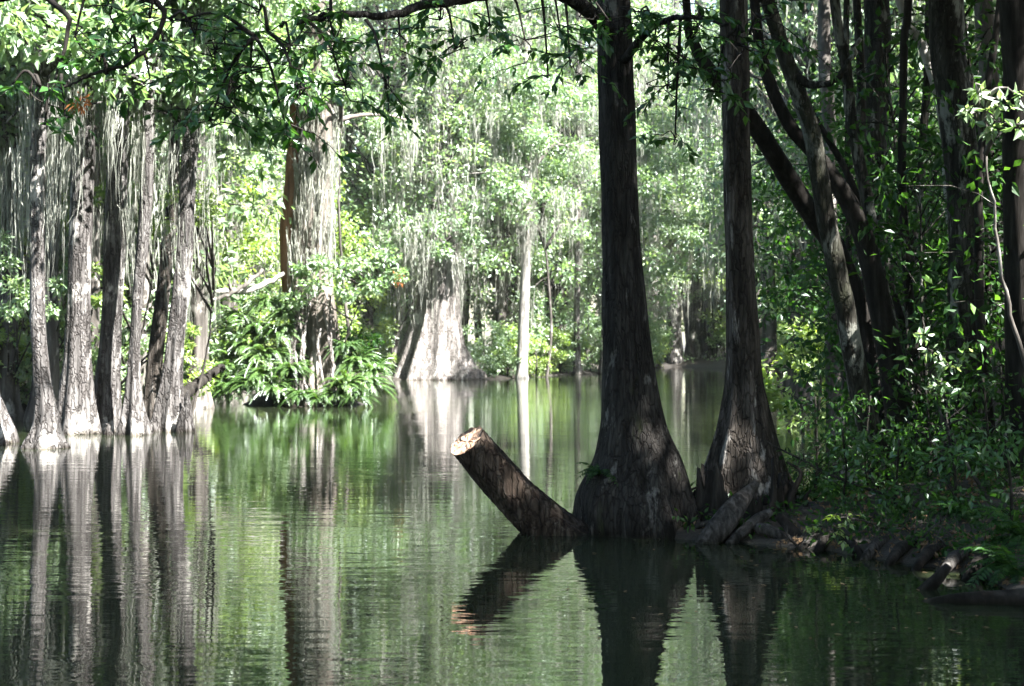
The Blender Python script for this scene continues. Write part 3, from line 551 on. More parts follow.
for k,(px,py,d,label) in enumerate(TW):
    a=P(px,py,d); a[2]=gz(a[0],a[1])-.03; big=3.2 if 'stick' in label else 1; e=a+np.array([rg.normal(0,.25),rg.normal(0,.1),rg.uniform(.12,.32)])*big; c=(a+e)/2+rg.normal(0,.05,3); mb=MB(); tube(mb,[a,c,e],[.014*big**.4,.010*big**.4,.004],6,10,rg,.012)
    for q in range(3): f=c+(e-c)*rg.uniform(0,.8); tube(mb,[f,f+rg.normal(0,.06,3)*big,f+rg.normal(0,.13,3)*big],[.006,.004,.003],4,6)
    tag(mb.obj('dead_twig',M['drift']),label,'twig',group='bare twigs on the right bank')
mb=MB(); q=np.array([P(rg.uniform(560,1010),rg.uniform(546,640),1.0) for _ in range(70)]); dq=H/(H-q[:,2]); pos=np.column_stack([q[:,0]*dq,dq,np.full(70,.006)]); pos=pos[gh(pos[:,0],pos[:,1])<-.02]
ang=rg.uniform(0,6.28,len(pos)); leaves(mb,pos,np.column_stack([np.cos(ang),np.sin(ang),0*ang]),np.tile([0,0,1.],(len(pos),1)),rg.uniform(.03,.07,len(pos)),.025,.0); tag(mb.obj('floating_leaf_litter',M['litter'],smooth=False),'few dead leaves floating on the shaded water','floating leaves',kind='stuff')
# sunlit fallen twig with leaves at the water's edge
rg=rng_(120)
tw=thing('fallen_branch','fallen twig with bright leaves at edge of the right bank','branch',P(850,535,13.9))
mb,lf=MB(),MB(); q=[P(905,530,13.9),P(885,529,13.85),P(862,520,13.8),P(838,518,13.75)]; tube(mb,q,[.012,.01,.008,.005],6,14,rg,.006); tube(mb,[P(885,529,13.85),P(868,540,13.8),P(845,550,13.75)],[.009,.007,.004],6,10,rg,.006)
for k in range(9): spray(mb,lf,rg,P(rg.uniform(820,848),rg.uniform(512,532),13.75+rg.normal(0,.08)),rg.normal(size=3)*[1,1,.3],.2,7,.085)
mb.obj('stem',M['drift'],tw); lf.obj('foliage',M['leaf_yellow'],tw,smooth=False)
protos['fr']=thing('fern','','fern',(0,0,-200)); mb=MB(); fern(mb,rng_(121),110,1.0,32,.095,1.1); mb.obj('frond',M['fern'],protos['fr'],origin=(0,0,0),smooth=False,kind='stuff')
protos['fr2']=thing('fern','','fern',(0,0,-200)); mb=MB(); fern(mb,rng_(122),90,1.0,30,.10,1.25); mb.obj('frond',M['fern'],protos['fr2'],origin=(0,0,0),smooth=False,kind='stuff')
protos['frd']=thing('fern','','fern',(0,0,-200)); mb=MB(); fern(mb,rng_(123),34,1.0,20,.15,1.15); mb.obj('frond',M['leaf_thicket'],protos['frd'],origin=(0,0,0),smooth=False,kind='stuff')
place('frd',1015,11.9,.62,'dark arching fern at the right edge above the water',.4,'ferns on the right bank')
place('frd',1030,12.8,.7,'dark fern behind the arching fern at right edge',2,'ferns on the right bank')
place('frd',962,14.0,.4,'small dark fern on the bank below big upright trunk',1,'ferns on the right bank')

# ------------------------------------------------------------------ left stand of cypress in the water
def stand(label,rows,d,seed,mat='bark_grey',amp=.22,amp_h=1.6,nr=8,top=17,mossn=9,group='cypress trunks in the left stand',crown=True,n=44,mlen=2.6,name='cypress_tree',leaf='leaf_far',zlo=6.5):
    rg=rng_(seed); b0=P((rows[0][1]+rows[0][2])/2,rows[0][0],d); b0[2]=0; o=thing(name,label,'tree',b0,group); mb=MB()
    pts,rad=px_trunk(mb,rows,d,top,.45,n=n,step=.16,nr=nr,amp=amp,amp_h=amp_h,low=.06,rng=rg,wob=.03)
    ends=[]; zt=H+CY*d/F
    for k in range(18):
        h=rg.uniform(min(zlo,zt*.72),top); a=rg.uniform(0,6.28); l=rg.uniform(1,3.6)*(top/17); b1=np.array([np.interp(h,pts[:,2],pts[:,0]),d,h]); e=b1+np.array([np.cos(a)*l,np.sin(a)*l,rg.uniform(-.1,1.0)])
        tube(mb,[b1,(b1+e)/2+[0,0,.25],e],[.07,.04,.015],5,9,rg,.03); ends+=[e,(b1+2*e)/3,(2*b1+e)/3]
    mb.obj('trunk',M[mat],o); e=np.array(ends)
    if crown:
        lf=MB(); ec=e[e[:,2]>zlo+.6]; ec=ec if len(ec)>3 else e; cloud(lf,rg,ec,np.tile([1.1,1.1,.5],(len(ec),1)),210,.25,.5,gaps=True); lf.obj('crown',M[leaf],o,smooth=False)
    if mossn:
        mm=MB(); an=e[rg.integers(0,len(e),mossn)]+rg.normal(0,.2,(mossn,3)); an[:,2]=np.maximum(an[:,2],5.5)
        # tufts clinging to the bole as well
        zz=rg.uniform(4.2,min(top*.7,12),mossn); ang=rg.uniform(0,6.28,mossn); rb=np.interp(zz,pts[:,2],rad); bx=np.interp(zz,pts[:,2],pts[:,0])
        bo=np.column_stack([bx+np.cos(ang)*rb*1.1,d+np.sin(ang)*rb*1.1,zz]); moss(mm,rg,np.vstack([an,bo]),mlen,*((20,.2,.024) if d<50 else (11,.2,.045))); mm.obj('spanish_moss',M['moss'],o,kind='stuff')
    return o
stand('pale leaning cypress base cut by the left edge',[(441,-40,16),(425,-38,10),(405,-36,3),(380,-34,-3),(250,-32,-10),(60,-30,-12)],28.5,201,top=14)
stand('slim grey cypress trunk with bright swollen foot, second from left edge',[(448,21,70),(440,25,66),(430,31,62),(415,34,58),(395,34,54),(370,33,50),(340,31.5,47),(300,30,45),(230,30,44),(100,33,48),(0,36,50)],27.3,202,amp=.16,amp_h=.35,mossn=10,top=13)
stand('stout grey cypress trunk with broad fluted base in the left stand',[(434,52,99),(420,56,97),(390,61,93),(350,65,91),(300,68,91),(230,70,93),(120,71,94),(0,75,95)],31.5,203,amp=.25,mossn=11)
stand('tall dark grey cypress trunk with split base in the left stand',[(433,91,122),(415,93,121),(380,97,121),(320,102,122),(230,105,127),(120,110,129),(0,115,132)],32,204,amp=.3,mossn=9)
stand('slender cypress trunk leaning right with sunlit foot in the left stand',[(434,118,151),(420,121,147),(395,125,142),(350,129,140),(300,132,142),(230,138,150),(120,143,154),(0,147,158)],31.2,205,amp=.3,amp_h=1.0,mossn=8)
stand('narrow brown cypress trunk leaning right between two grey ones',[(428,142,160),(400,144,159),(340,150,164),(280,158,171),(200,166,178),(80,172,182),(0,174,184)],34.5,206,mat='bark_brown',amp=.2,mossn=7)
stand('grey cypress trunk leaning right at right end of the left stand',[(430,150,188),(415,154,184),(380,162,182),(330,168,185),(270,174,191),(230,178,194),(120,183,199),(0,187,202)],32.5,207,amp=.3,mossn=15,mlen=3.2)
stand('dark trunk behind the stout grey cypress',[(424,24,66),(390,32,60),(320,38,58),(200,44,60),(0,48,62)],36.5,208,mat='bark_back',mossn=14)
stand('shaded trunk in back row at the far left',[(422,-12,26),(390,-6,20),(300,0,18),(150,2,18),(0,4,18)],37,209,mat='bark_back',mossn=14)
stand('dark slim trunk in back row between two grey cypresses',[(420,124,150),(380,128,146),(300,134,148),(150,142,154),(0,146,156)],40,210,mat='bark_back',mossn=9)
stand('dark upright trunk in back row right of the left stand',[(415,183,215),(385,187,209),(320,190,208),(200,193,207),(0,194,206)],44,211,mat='bark_back',mossn=20)
stand('shaded trunk in back row behind the slim grey cypress',[(420,76,104),(380,82,100),(280,86,100),(120,88,100),(0,90,100)],39,212,mat='bark_back',mossn=9)
stand('broad grey trunk in shade left of the fern island',[(404,208,250),(380,212,246),(340,217,242),(280,222,240),(150,226,240),(0,228,240)],56,213,mat='bark_back',mossn=26,mlen=3.4,top=20)
rg=rng_(220)
for a in [(188,424,34,12,32.3,'pointed cypress knee beside right end of the left stand'),(181,428,22,10,32,'short cypress knee at right foot of left stand'),(108,436,12,10,31,'tiny cypress knee between two grey trunks of the left stand')]:
    o=knee(*a); o['group']='cypress knees by the left stand'; o.data.materials[0]=M['bark_grey']
mb=MB(); tube(mb,[P(150,405,37),P(180,396,38),P(200,382,39),P(222,366,40)],[.16,.18,.15,.1],9,24,rg,.03); tag(mb.obj('fallen_log',M['bark_dark']),'dark fallen trunk slanting behind right end of left stand','log')
mb=MB(); tube(mb,[P(205,295,45),P(225,291,45),P(250,290,45.5),(P(285,274,46))],[.06,.09,.1,.06],8,20,rg,.03); tag(mb.obj('dead_branch',M['bleached']),'bleached dead branch reaching left from the ferny trunk','branch')
mb=MB(); tube(mb,[P(190,305,44),P(215,300,44.5),P(245,285,45),P(262,270,45.5)],[.03,.06,.07,.05],8,20,rg,.03); tube(mb,[P(232,292,45),P(222,268,45),P(190,240,45)],[.05,.04,.02],6,12,rg,.02); tag(mb.obj('dead_branch',M['bark_back']),'dark forked dead branch just below the bleached one','branch')

# ------------------------------------------------------------------ fern island
rg=rng_(230); dI=46.3
I=thing('cypress_tree','big moss draped cypress trunk rising from the clump of ferns','tree',(X(312,dI),dI,.2))
mb=MB(); pI,rI=px_trunk(mb,[(404,278,348),(380,288,341),(350,293,337),(310,294,334),(270,293,330),(220,296,329),(150,301,332),(100,303,333),(0,306,334)],dI,22,.5,n=56,step=.16,nr=9,amp=.4,amp_h=3.4,low=.10,rng=rg,wob=.02)
ends=[]
for k in range(26):
    h=rg.uniform(8.5,21); a=rg.uniform(0,6.28); l=rg.uniform(1.2,4.2); b1=np.array([np.interp(h,pI[:,2],pI[:,0]),dI,h]); e=b1+np.array([np.cos(a)*l,np.sin(a)*l,rg.uniform(-.2,1)])
    tube(mb,[b1,(b1+e)/2+[0,0,.3],e],[.1,.06,.02],6,10,rg,.03); ends+=[e,(b1+2*e)/3]
mb.obj('trunk',M['bark_island'],I); mm=MB(); zz=rg.uniform(4.6,10.2,120); ang=rg.uniform(2.6,6.9,120); rb=np.interp(zz,pI[:,2],rI); bx=np.interp(zz,pI[:,2],pI[:,0])
moss(mm,rg,np.column_stack([bx+np.cos(ang)*rb*1.02,dI+np.sin(ang)*rb*1.12,zz]),2.4,7,.10,.055); ends=np.array(ends); moss(mm,rg,ends[rg.integers(0,len(ends),40)],3.0,10,.22,.05); mm.obj('spanish_moss',M['moss'],I,kind='stuff')
lf=MB(); ec=ends[ends[:,2]>11]; cloud(lf,rg,ec,np.tile([1,1,.5],(len(ec),1)),100,.22,.5); lf.obj('crown',M['leaf_far'],I,smooth=False)
mb=MB(); px_trunk(mb,[(300,283,300),(270,281,297),(230,280,298),(200,283,300),(150,287,302)],dI+.25,9.5,.8,n=20,step=.2,nr=5,amp=.1,rng=rg); mb.obj('dead_side',M['red_bark'],I,label='reddish dead wood on left side of the mossy trunk')
mb=MB()
for k in range(9):
    a0=rg.uniform(292,332); tube(mb,[P(a0,rg.uniform(290,330),dI-.85-rg.uniform(0,.2)),P(a0+rg.normal(0,6),350,dI-1.1),P(a0+rg.normal(0,9),405,dI-1.5)],[.03,.05,.045],6,14,rg,.05)
mb.obj('vine_root',M['bark_far'],I,kind='stuff')
G='ferns on the island'; k=0
IFL=[(232,392,45.0,.95,'leftmost fern drooping to the water on the island'),(252,388,44.9,1.1,'fern second from left at the island waterline'),(275,392,44.8,1.05,'fern left of the mossy trunk foot by the water'),(300,398,44.6,.75,'low fern in front of mossy trunk foot'),(345,388,44.8,1.0,'fern right of the mossy trunk foot'),(366,388,45.0,1.0,'rightmost fern drooping to the water on the island'),(240,368,45.6,1.15,'fern midway up left side of the island'),(265,360,45.5,1.2,'large fern above the waterline ferns left of trunk'),(256,336,45.9,1.1,'upper fern on left side of the mossy trunk'),(280,335,45.6,1.0,'upper fern close against left of mossy trunk'),(356,366,45.8,.95,'upper fern on right side of mossy trunk'),(290,372,45.0,.95,'fern hugging left foot of mossy trunk'),(335,398,44.7,.7,'small fern right of the hanging roots'),(268,306,46.0,.85,'topmost fern clinging beside the reddish dead wood'),(222,376,45.4,.9,'fern at far left of the island above the drooping one'),(246,352,45.7,1.0,'fern between upper and midway ferns at left of island'),(288,355,45.6,.9,'fern on left flank of the mossy trunk foot'),(262,378,45.0,1.0,'fern in middle of the left waterline clump'),(318,402,44.5,.6,'tiny fern at water under the hanging roots'),(356,398,44.7,.8,'low fern at water right of mossy trunk'),(374,374,45.3,.85,'outer fern above the rightmost drooping one'),(345,350,45.8,.8,'high fern on the right flank of mossy trunk'),(240,322,46,.9,'fern high at the left edge of island shrubs'),(284,318,45.7,.8,'fern near the dead wood above the trunk flank')]
for px,py,d,sc,label in IFL:
    root_=protos['fr' if k%2 else 'fr2']; k+=1; loc=P(px,py,d)
    if root_.get('used') is None: root_['used']=1; root_.location=tuple(loc); root_.rotation_euler=(0,0,k*1.3); root_.scale=(sc*1.12,)*3; root_['label']=label; root_['group']=G
    else: dup(root_,loc,k*1.3,sc*1.12,label,G)
def mass(name,label,cat,seed,spots,per,L,leaf,asp=.5,group=None,wood='bark_back',n_moss=0,foot=None):
    """a bush or low bough whose clumps sit at (px, py, d, size px)"""
    rg=rng_(seed); c=[P(a,b_,d) for a,b_,d,s in spots]; f=np.array(foot if foot is not None else [np.mean([q[0] for q in c]),np.mean([q[1] for q in c])+.3,0]); f=np.array([f[0],f[1],gz(f[0],f[1])])
    o=thing(name,label,cat,f,group); mb=MB(); lf=MB()
    cc=np.array(c); hi=cc[cc[:,2].argmax()]; lo_=np.array([f[0]*.5+cc[:,0].mean()*.5,f[1],f[2]+(hi[2]-f[2])*.45]); sz=hi[2]-f[2]
    st_=catmull([f-[0,0,.3],f+[rg.normal(0,.02)*sz,0,.12*sz],lo_,[hi[0],(hi[1]+f[1])/2,hi[2]]],30); tube(mb,st_[::5],np.linspace(.009*sz**.8+.01,.01,6),7,30,rg,.01*sz**.5)
    for q in c:
        i=np.argmin(np.abs(st_[:,2]-max(q[2]-.35*np.linalg.norm(st_[:,:2].mean(0)-q[:2]),f[2]+.1*sz))); a=st_[i]; tube(mb,[a,a*.5+q*.5+[0,0,.04*sz],q],[.006*sz+.006,.004*sz+.005,.006],5,8,rg,.012*sz**.5)
    mb.obj('stem',M[wood],o); ra=[(s*d/F,s*d/F,s*d/F*.6) for a,b_,d,s in spots]; cloud(lf,rg,c,ra,per,L,asp); lf.obj('foliage',M[leaf],o,smooth=False)
    if n_moss:
        c=np.array(c); mm=MB(); dd=c[:,1].mean(); an=c[rg.integers(0,len(c),n_moss)]+rg.normal(0,14*dd/F,(n_moss,3))*np.array([1,1,.5]); moss(mm,rg,an,dd*.038,8,dd*.0045,dd*.0011); mm.obj('spanish_moss',M['moss'],o,kind='stuff')
    return o
mass('shrub','pale green leafy shrub across front of the mossy trunk','shrub',240,[(295,300,45,14),(315,284,44.8,16),(338,270,44.8,18),(362,262,45,20),(385,255,45.4,18),(345,292,44.9,14),(372,285,45.2,16),(395,275,45.6,14),(320,262,45,12),(300,270,45.3,10)],170,.17,'leaf_far',foot=(X(345,45.5),45.8))
mass('shrub','dark green shrub at right edge of the fern island','shrub',241,[(360,350,46.2,14),(372,340,46.4,12),(350,335,46.5,14),(376,362,46.2,10)],120,.16,'leaf_thicket',foot=(X(358,46.5),46.5))
mass('shrub','shrub of small dull leaves up left side of the island','shrub',242,[(262,285,46.4,12),(250,300,46.4,14),(278,300,46,12),(236,325,46.2,14),(226,350,46,12)],120,.16,'leaf_far',foot=(X(258,46.4),46.6))
mb=MB(); rg=rng_(243); cloud(mb,rg,[P(398,279,46)],[(.16,.16,.22)],60,.14,.4); tag(mb.obj('dead_leaf_cluster',M['rust'],smooth=False),'rust brown tuft of dead leaves right of the mossy trunk','dead leaves')
mb=MB(); cloud(mb,rg,[P(80,103,12.0)],[(.07,.07,.07)],40,.07,.3); tag(mb.obj('dead_leaf_cluster',M['rust'],smooth=False),'brown tuft of dead leaves on the crooked top left branch','dead leaves')

# ------------------------------------------------------------------ far bank trees with trunks one can tell apart
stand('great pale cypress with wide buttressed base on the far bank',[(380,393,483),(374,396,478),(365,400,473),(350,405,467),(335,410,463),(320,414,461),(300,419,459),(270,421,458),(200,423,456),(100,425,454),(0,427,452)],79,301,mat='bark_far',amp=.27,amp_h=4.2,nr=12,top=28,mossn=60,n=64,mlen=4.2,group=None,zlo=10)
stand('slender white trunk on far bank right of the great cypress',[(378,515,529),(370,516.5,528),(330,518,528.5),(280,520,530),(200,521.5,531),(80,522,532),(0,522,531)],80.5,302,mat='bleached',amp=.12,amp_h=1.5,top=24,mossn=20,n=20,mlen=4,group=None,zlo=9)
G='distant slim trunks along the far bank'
for k,(rows,d,mt,label) in enumerate([
 ([(377,386,396),(340,393,399),(300,397,403),(200,399,405),(0,402,408)],79,'bark_back','thin bent trunk left of the great cypress'),
 ([(372,572,582),(330,574,580),(200,575,581),(0,576,582)],90,'bark_far','thin pale trunk midway between white trunk and thick dark foreground trunk'),
 ([(373,598,610),(330,601,608),(200,602,609),(0,603,610)],92,'bark_far','pale trunk on far bank hidden beside thick foreground trunk'),
 ([(374,490,512),(350,494,510),(300,496,508),(150,498,508),(0,499,508)],88,'bark_back','moss hung shaded trunk between great cypress and white trunk'),
 ([(368,644,662),(340,648,658),(200,650,657),(0,651,657)],116,'bark_far','pale trunk on farthest bank right of thick foreground trunk'),
 ([(367,663,684),(340,666,682),(300,668,681),(150,669,680),(0,670,679)],121,'bark_grey','first of the grey buttressed trunks seen between the foreground cypresses'),
 ([(367,682,708),(340,686,706),(300,690,706),(150,692,706),(0,694,706)],122,'bark_grey','middle grey buttressed trunk seen between the foreground cypresses'),
 ([(367,705,727),(345,708,724),(300,712,724),(150,714,724),(0,716,724)],121,'bark_grey','last of grey buttressed trunks, nearest the slimmer cypress'),
 ([(373,782,800),(340,784,797),(200,786,796),(0,788,796)],97,'bark_grey','grey trunk across the water gap right of slimmer cypress'),
 ([(378,340,356),(330,343,353),(200,345,353),(0,347,353)],82,'bark_back','dim trunk on far bank behind the fern island'),
 ([(380,420,430),(300,440,450),(200,452,464),(0,460,470)],92,'bark_far','pale trunk rising behind the great cypress'),
 ([(372,622,634),(300,624,632),(100,626,633),(0,626,633)],104,'bark_back','dim trunk on far bank hidden by thick foreground trunk')]):
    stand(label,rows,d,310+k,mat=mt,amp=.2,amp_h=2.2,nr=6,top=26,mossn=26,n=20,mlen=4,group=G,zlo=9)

# leafy trees of the far forest, copies of a few prototypes
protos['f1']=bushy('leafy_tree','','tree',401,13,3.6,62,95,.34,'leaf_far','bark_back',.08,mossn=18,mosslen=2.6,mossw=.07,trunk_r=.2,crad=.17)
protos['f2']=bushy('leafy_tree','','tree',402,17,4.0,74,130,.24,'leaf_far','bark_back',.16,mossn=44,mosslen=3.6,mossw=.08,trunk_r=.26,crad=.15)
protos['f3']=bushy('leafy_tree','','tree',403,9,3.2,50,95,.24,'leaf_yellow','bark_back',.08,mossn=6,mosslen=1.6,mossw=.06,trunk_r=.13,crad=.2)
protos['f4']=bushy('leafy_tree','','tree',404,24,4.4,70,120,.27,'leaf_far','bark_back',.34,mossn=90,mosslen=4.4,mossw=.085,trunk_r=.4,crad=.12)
rg=rng_(420)
def zone(px,d):
    if px<0: return 'left of the left stand'
    if px<110: return 'behind the left half of the left stand'
    if px<215: return 'behind the right half of the left stand'
    if px<300: return 'between the left stand and the mossy trunk'
    if px<395: return 'behind the fern island'
    if px<490: return 'behind the great buttressed cypress'
    if px<590: return 'behind the slender white trunk'
    if px<660: return 'behind the thick dark foreground trunk'
    if px<735: return 'above the grey trunks of the farthest bank'
    if px<860: return 'across the water gap right of the slimmer cypress'
    return 'deep behind the right bank'
KD={'f1':'bushy green tree','f2':'tall mossy green tree','f3':'low yellow green tree','f4':'very tall moss hung tree'}
lst=[]
def depth0(px):
    return float(np.interp(px,[-150,0,110,190,215,300,395,490,560,640,680,735,800,850,900,1100],[33,39,41,46,54,70,80,81,91,106,122,120,100,90,60,50]))
for row,(off,step,keys) in enumerate([(2.5,38,['f3','f1','f2']),(8,44,['f1','f2','f3','f2']),(16,46,['f2','f4','f1']),(27,50,['f4','f2','f4']),(42,54,['f4','f2'])]):
    px=-150
    while px<1130:
        p_=px+rg.uniform(-14,14); d=depth0(p_)+off*rg.uniform(.85,1.2); key=keys[rg.integers(0,len(keys))]
        if row==0 and 395<p_<500: px+=step; continue
        sc=rg.uniform(.8,1.15)*(1.0 if row<2 else 1.1); w=['front','second','third','fourth','farthest'][row]
        lst.append((key,p_,d,sc,f'{KD[key]}, {w} row, {zone(p_,d)}'))
        px+=step*(1.35 if d<60 else 1)
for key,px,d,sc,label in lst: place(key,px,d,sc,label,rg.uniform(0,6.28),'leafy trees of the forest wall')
G='shrubs along the far bank'
bs=[('b1',335,79,1),('b2',352,78,.9),('b1',372,79.5,1),('b2',388,79,.8),('b1',486,79.5,.9),('b2',500,82,1.05),('b1',508,81.5,.8),('b2',536,83.5,.95),('b2',548,88,1.1),('b1',560,90,1),('b2',572,92,.9),('b1',590,93,1.1),('b2',612,94,1),('b1',640,104,1.1),('b2',655,116,1),('b1',728,121,1.2),('b2',742,112,1.1),('b2',775,99,1.1),('b1',800,93,1.2),('b2',822,90,1.2),('b1',10,38,.9),('b1',60,39,.9),('b1',112,39.5,.9),('b2',166,41,.8),('b1',196,46,.9),('b1',228,52,1),('b1',215,58,1.1),('b2',-20,37,.9)]
def bl(px):
    marks=[(0,'the shaded trunk at far left'),(48,'the dark trunk behind the stout cypress'),(112,'the split based cypress'),(165,'the leaning cypress of the left stand'),(228,'the broad shaded trunk left of the ferns'),(345,'the fern island'),(392,'the thin bent trunk'),(438,'the great buttressed cypress'),(502,'the moss hung shaded trunk'),(522,'the slender white trunk'),(577,'the thin pale trunk'),(604,'the pale trunk beside the thick one'),(653,'the pale trunk of farthest bank'),(716,'the last grey buttressed trunk'),(790,'the grey trunk across the water gap')]
    m_=min(marks,key=lambda q:abs(q[0]-px)); return ('right of ' if px>m_[0] else 'left of ')+m_[1]
for k,(key,px,d,sc) in enumerate(bs):
    kd='round green shrub' if key=='b1' else 'low yellow green shrub'; place(key,px,d,sc,f'{kd} on the shore {bl(px)}',rg.uniform(0,6.28),G)

# leafy boughs that close the gap above the great cypress and by the left stand
mass('understory_tree','bright leafy tree hanging over the great cypress base','tree',450,[(405,235,76,26),(430,225,75.5,26),(455,215,76,24),(480,205,77,24),(420,200,77,28),(450,185,77,26),(395,215,76.5,22),(470,235,77,16),(380,240,76,20),(440,250,75.6,14)],230,.28,'leaf_far',foot=(X(400,78.5),78.5),n_moss=34)
mass('understory_tree','pale leafy tree screening upper trunk of the great cypress','tree',455,[(440,165,76,26),(420,140,76,26),(455,120,76,26),(430,95,76,28),(445,70,76,26),(425,45,76,26),(450,20,76,28),(400,170,76.5,24),(470,150,76.5,22),(480,95,77,20),(400,110,77,20)],200,.28,'leaf_far',foot=(X(455,78.5),78.5),n_moss=50)
mass('understory_tree','pale leafy tree screening upper part of the white trunk','tree',456,[(520,215,79,20),(535,190,79,22),(510,165,79,22),(530,130,79,24),(515,95,79,22),(535,60,79,24),(520,25,79,24),(560,200,82,22),(575,150,84,24),(560,110,84,22),(585,90,84,22),(575,230,84,18)],190,.28,'leaf_far',foot=(X(545,83),83),n_moss=60)
mass('understory_tree','yellow green leafy bough right of the left stand','tree',451,[(175,195,33.5,16),(195,190,33,18),(210,205,33,14),(160,225,33.5,14),(200,218,33,12),(150,232,33,10)],150,.13,'leaf_yellow',foot=(X(190,38.5),38.5))
mass('understory_tree','bright leafed small tree at the far left edge','tree',452,[(5,262,31,16),(15,285,31,16),(30,300,31,14),(60,285,31.6,12),(10,310,31,14),(50,310,31.5,12),(0,240,31,14),(75,265,31.8,10)],130,.14,'leaf_far',foot=(X(10,38),38))
mass('understory_tree','leafy bough between the trunks of the left stand','tree',453,[(92,270,33,10),(98,300,33,8),(185,345,34,9),(190,330,34,9),(106,190,33,10),(90,200,33,10),(135,190,33.5,10)],110,.13,'leaf_yellow',foot=(X(110,38.5),38.5))
mass('understory_tree','pale leafy bough hiding the upper bole of the mossy trunk','tree',457,[(300,95,44.6,13),(320,80,44.6,14),(335,60,44.8,14),(310,50,44.6,15),(295,25,44.8,15),(325,20,44.6,15),(345,95,44.8,12),(350,30,45,14),(285,70,44.8,12),(340,0,44.8,14),(305,0,44.8,14)],170,.18,'leaf_far',foot=(X(350,46.6),46.9))
for key,px,d,sc,label in [('f2',790,62,1.1,'tall mossy tree rising above the water gap'),('f4',835,66,1.0,'very tall tree behind the leaning trunks'),('f2',760,84,1.2,'tall mossy tree directly right of the slimmer cypress'),('f4',880,48,.9,'very tall tree behind the broad shaded trunk'),('f4',800,48,.85,'very tall tree close behind the water gap'),('f4',710,128,1.2,'very tall tree behind last grey buttressed trunk'),('f2',1000,44,1.2,'tall tree in the far right corner'),('f4',505,96,1.3,'very tall tree left of and behind the white trunk'),('f4',560,100,1.3,'very tall tree right of and behind the white trunk'),('f4',612,108,1.35,'very tall tree behind top of the thick dark trunk'),('f4',655,126,1.35,'very tall tree above the farthest bank'),('f4',410,94,1.25,'very tall tree behind the upper great cypress'),('f4',760,100,1.3,'very tall tree above water gap right of slimmer cypress')]:
    place(key,px,d,sc,label,px*.7,'leafy trees of the forest wall')
mass('understory_tree','sunlit pale green leafy spray at right edge beside the dark trunk','tree',458,[(980,92,14.8,9),(1002,104,14.6,12),(1018,128,14.5,10),(992,128,14.7,8),(1022,96,14.6,9),(968,112,14.8,6)],24,.12,'leaf_far',foot=(X(1034,14.9),15.0))  # brighter leaf colour than the thicket paints extra sunlight into this spray
mass('understory_tree','sunlit pale green sprig in front of the big upright trunk','tree',459,[(932,352,15.8,9),(950,366,15.7,9),(966,352,15.7,8),(938,384,15.7,7),(960,392,15.7,7),(922,336,15.8,6)],20,.11,'leaf_far',foot=(X(944,16.0),16.0))  # far leaf colour used here too, so the sprig looks more sunlit
# low plants carpeting the banks
rg=rng_(460)
def carpet(name,label,leaf,n,box,L,per,hh,zmin=.03):
    x=rg.uniform(box[0],box[1],n*3); y=rg.uniform(box[2],box[3],n*3); z=gh(x,y); ok=(z>zmin)&(np.abs(x)<y*.40+1.5); x,y,z=x[ok][:n],y[ok][:n],z[ok][:n]
    mb=MB(); c=np.column_stack([x,y,z+hh*rg.uniform(.3,1,len(x))]); cloud(mb,rg,c,np.tile([hh*.6,hh*.6,hh*.5],(len(x),1)),per,L,.45,up=.9); return tag(mb.obj(name,M[leaf],smooth=False),label,'undergrowth',kind='stuff')
carpet('undergrowth','low leafy undergrowth covering the right bank','leaf_thicket',700,(1.5,16,13.5,34),.09,12,.22)
carpet('undergrowth','low leafy undergrowth along the far banks','leaf_far',2600,(-45,45,34,130),.24,10,.55)
carpet('undergrowth','tangle of low plants at the edge of the right bank','leaf_thicket',230,(1.6,6.5,12.2,17),.075,14,.17,.0)
carpet('undergrowth','dark seedlings in the mud of the right bank','leaf_thicket',110,(1.4,5.5,12.2,16),.10,7,.12,.0)
carpet('leaf_litter','brown dead leaves scattered over the right bank','litter',1700,(.8,8,11.5,19),.055,8,.025,.0)

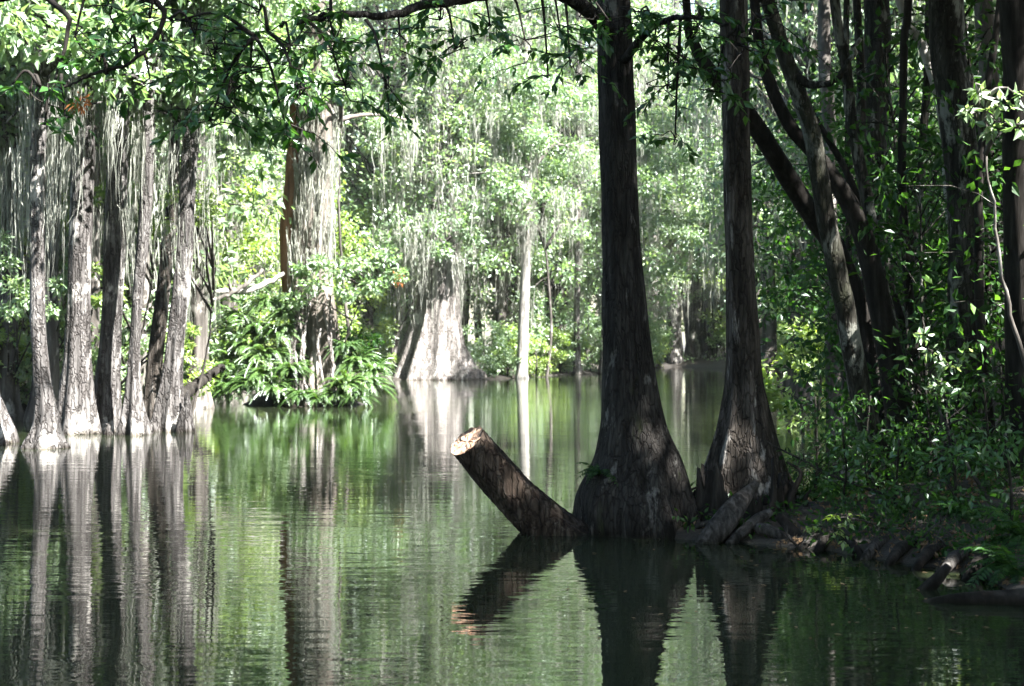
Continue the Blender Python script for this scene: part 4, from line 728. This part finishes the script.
for k,(x,y,sc) in enumerate([(-13,12,.8),(-15,3,.85),(-11,-6,.85),(-5,-11,.9),(2,-13,.9),(9,-11,.9),(14,-4,.9),(-20,9,.9),(-18,-10,1),(-22,22,.9),(-2,-19,1)]):  # unseen trees added behind and beside the viewer, blocking sky light
    dup(protos['f2'],(x,y,max(gz(x,y),-.3)),k*1.1,sc,'unseen mossy tree added around the viewer to block sky light','trees added around the viewer to block sky light')
m,nt,out=newmat('added_haze'); pv=nt.nodes.new('ShaderNodeVolumePrincipled'); pv.inputs['Color'].default_value=(.93,.97,.95,1); pv.inputs['Density'].default_value=.00014; pv.inputs['Anisotropy'].default_value=.2  # thin volume added to soften the forest and lift its dark gaps
nt.links.new(pv.outputs[0],out.inputs['Volume'])
mb=MB(); b_=[(x,y,z) for z in (-4,48) for x,y in ((-140,-60),(140,-60),(140,330),(-140,330))]; mb.add(b_,None,[(0,3,2,1),(4,5,6,7),(0,1,5,4),(1,2,6,5),(2,3,7,6),(3,0,4,7)]); tag(mb.obj('haze',m,smooth=False),'thin haze added to soften the far forest and lift its shadows','haze',kind='stuff')
# ------------------------------------------------------------------ light, sky, camera
sd=SUN; el=math.asin(sd[2]); az=math.atan2(sd[0],sd[1])
w=bpy.data.worlds.new('World'); SC.world=w; w.use_nodes=True; nt=w.node_tree; bg=nt.nodes['Background']
sk=nt.nodes.new('ShaderNodeTexSky'); sk.sky_type='NISHITA'; sk.sun_disc=False; sk.sun_elevation=el; sk.sun_rotation=az; sk.air_density=1.2; sk.dust_density=1.5
nt.links.new(sk.outputs[0],bg.inputs[0]); bg.inputs[1].default_value=.05
ld=bpy.data.lights.new('sun','SUN'); ld.energy=5; ld.angle=R(.53); ld.color=(1,.97,.925); lo=bpy.data.objects.new('sun',ld); COL.objects.link(lo)
from mathutils import Vector
lo.rotation_euler=Vector((-sd[0],-sd[1],-sd[2])).to_track_quat('-Z','Y').to_euler(); lo.location=(20,-10,40)
cd=bpy.data.cameras.new('camera'); co=bpy.data.objects.new('camera',cd); COL.objects.link(co); co.location=(0,0,H); co.rotation_euler=(R(90),0,0)
cd.sensor_width=36; cd.lens=F/1024*36; cd.clip_end=3000; cd.clip_start=.05; cd.dof.use_dof=True; cd.dof.focus_distance=15.5; cd.dof.aperture_fstop=3.2; SC.camera=co
vs=SC.view_settings; vs.view_transform='Standard'; vs.look='None'; vs.exposure=3.75; vs.gamma=1; vs.use_curve_mapping=False
cy=SC.cycles; cy.max_bounces=6; cy.diffuse_bounces=3; cy.glossy_bounces=3; cy.transmission_bounces=4; cy.caustics_reflective=False; cy.caustics_refractive=False; cy.use_denoising=True
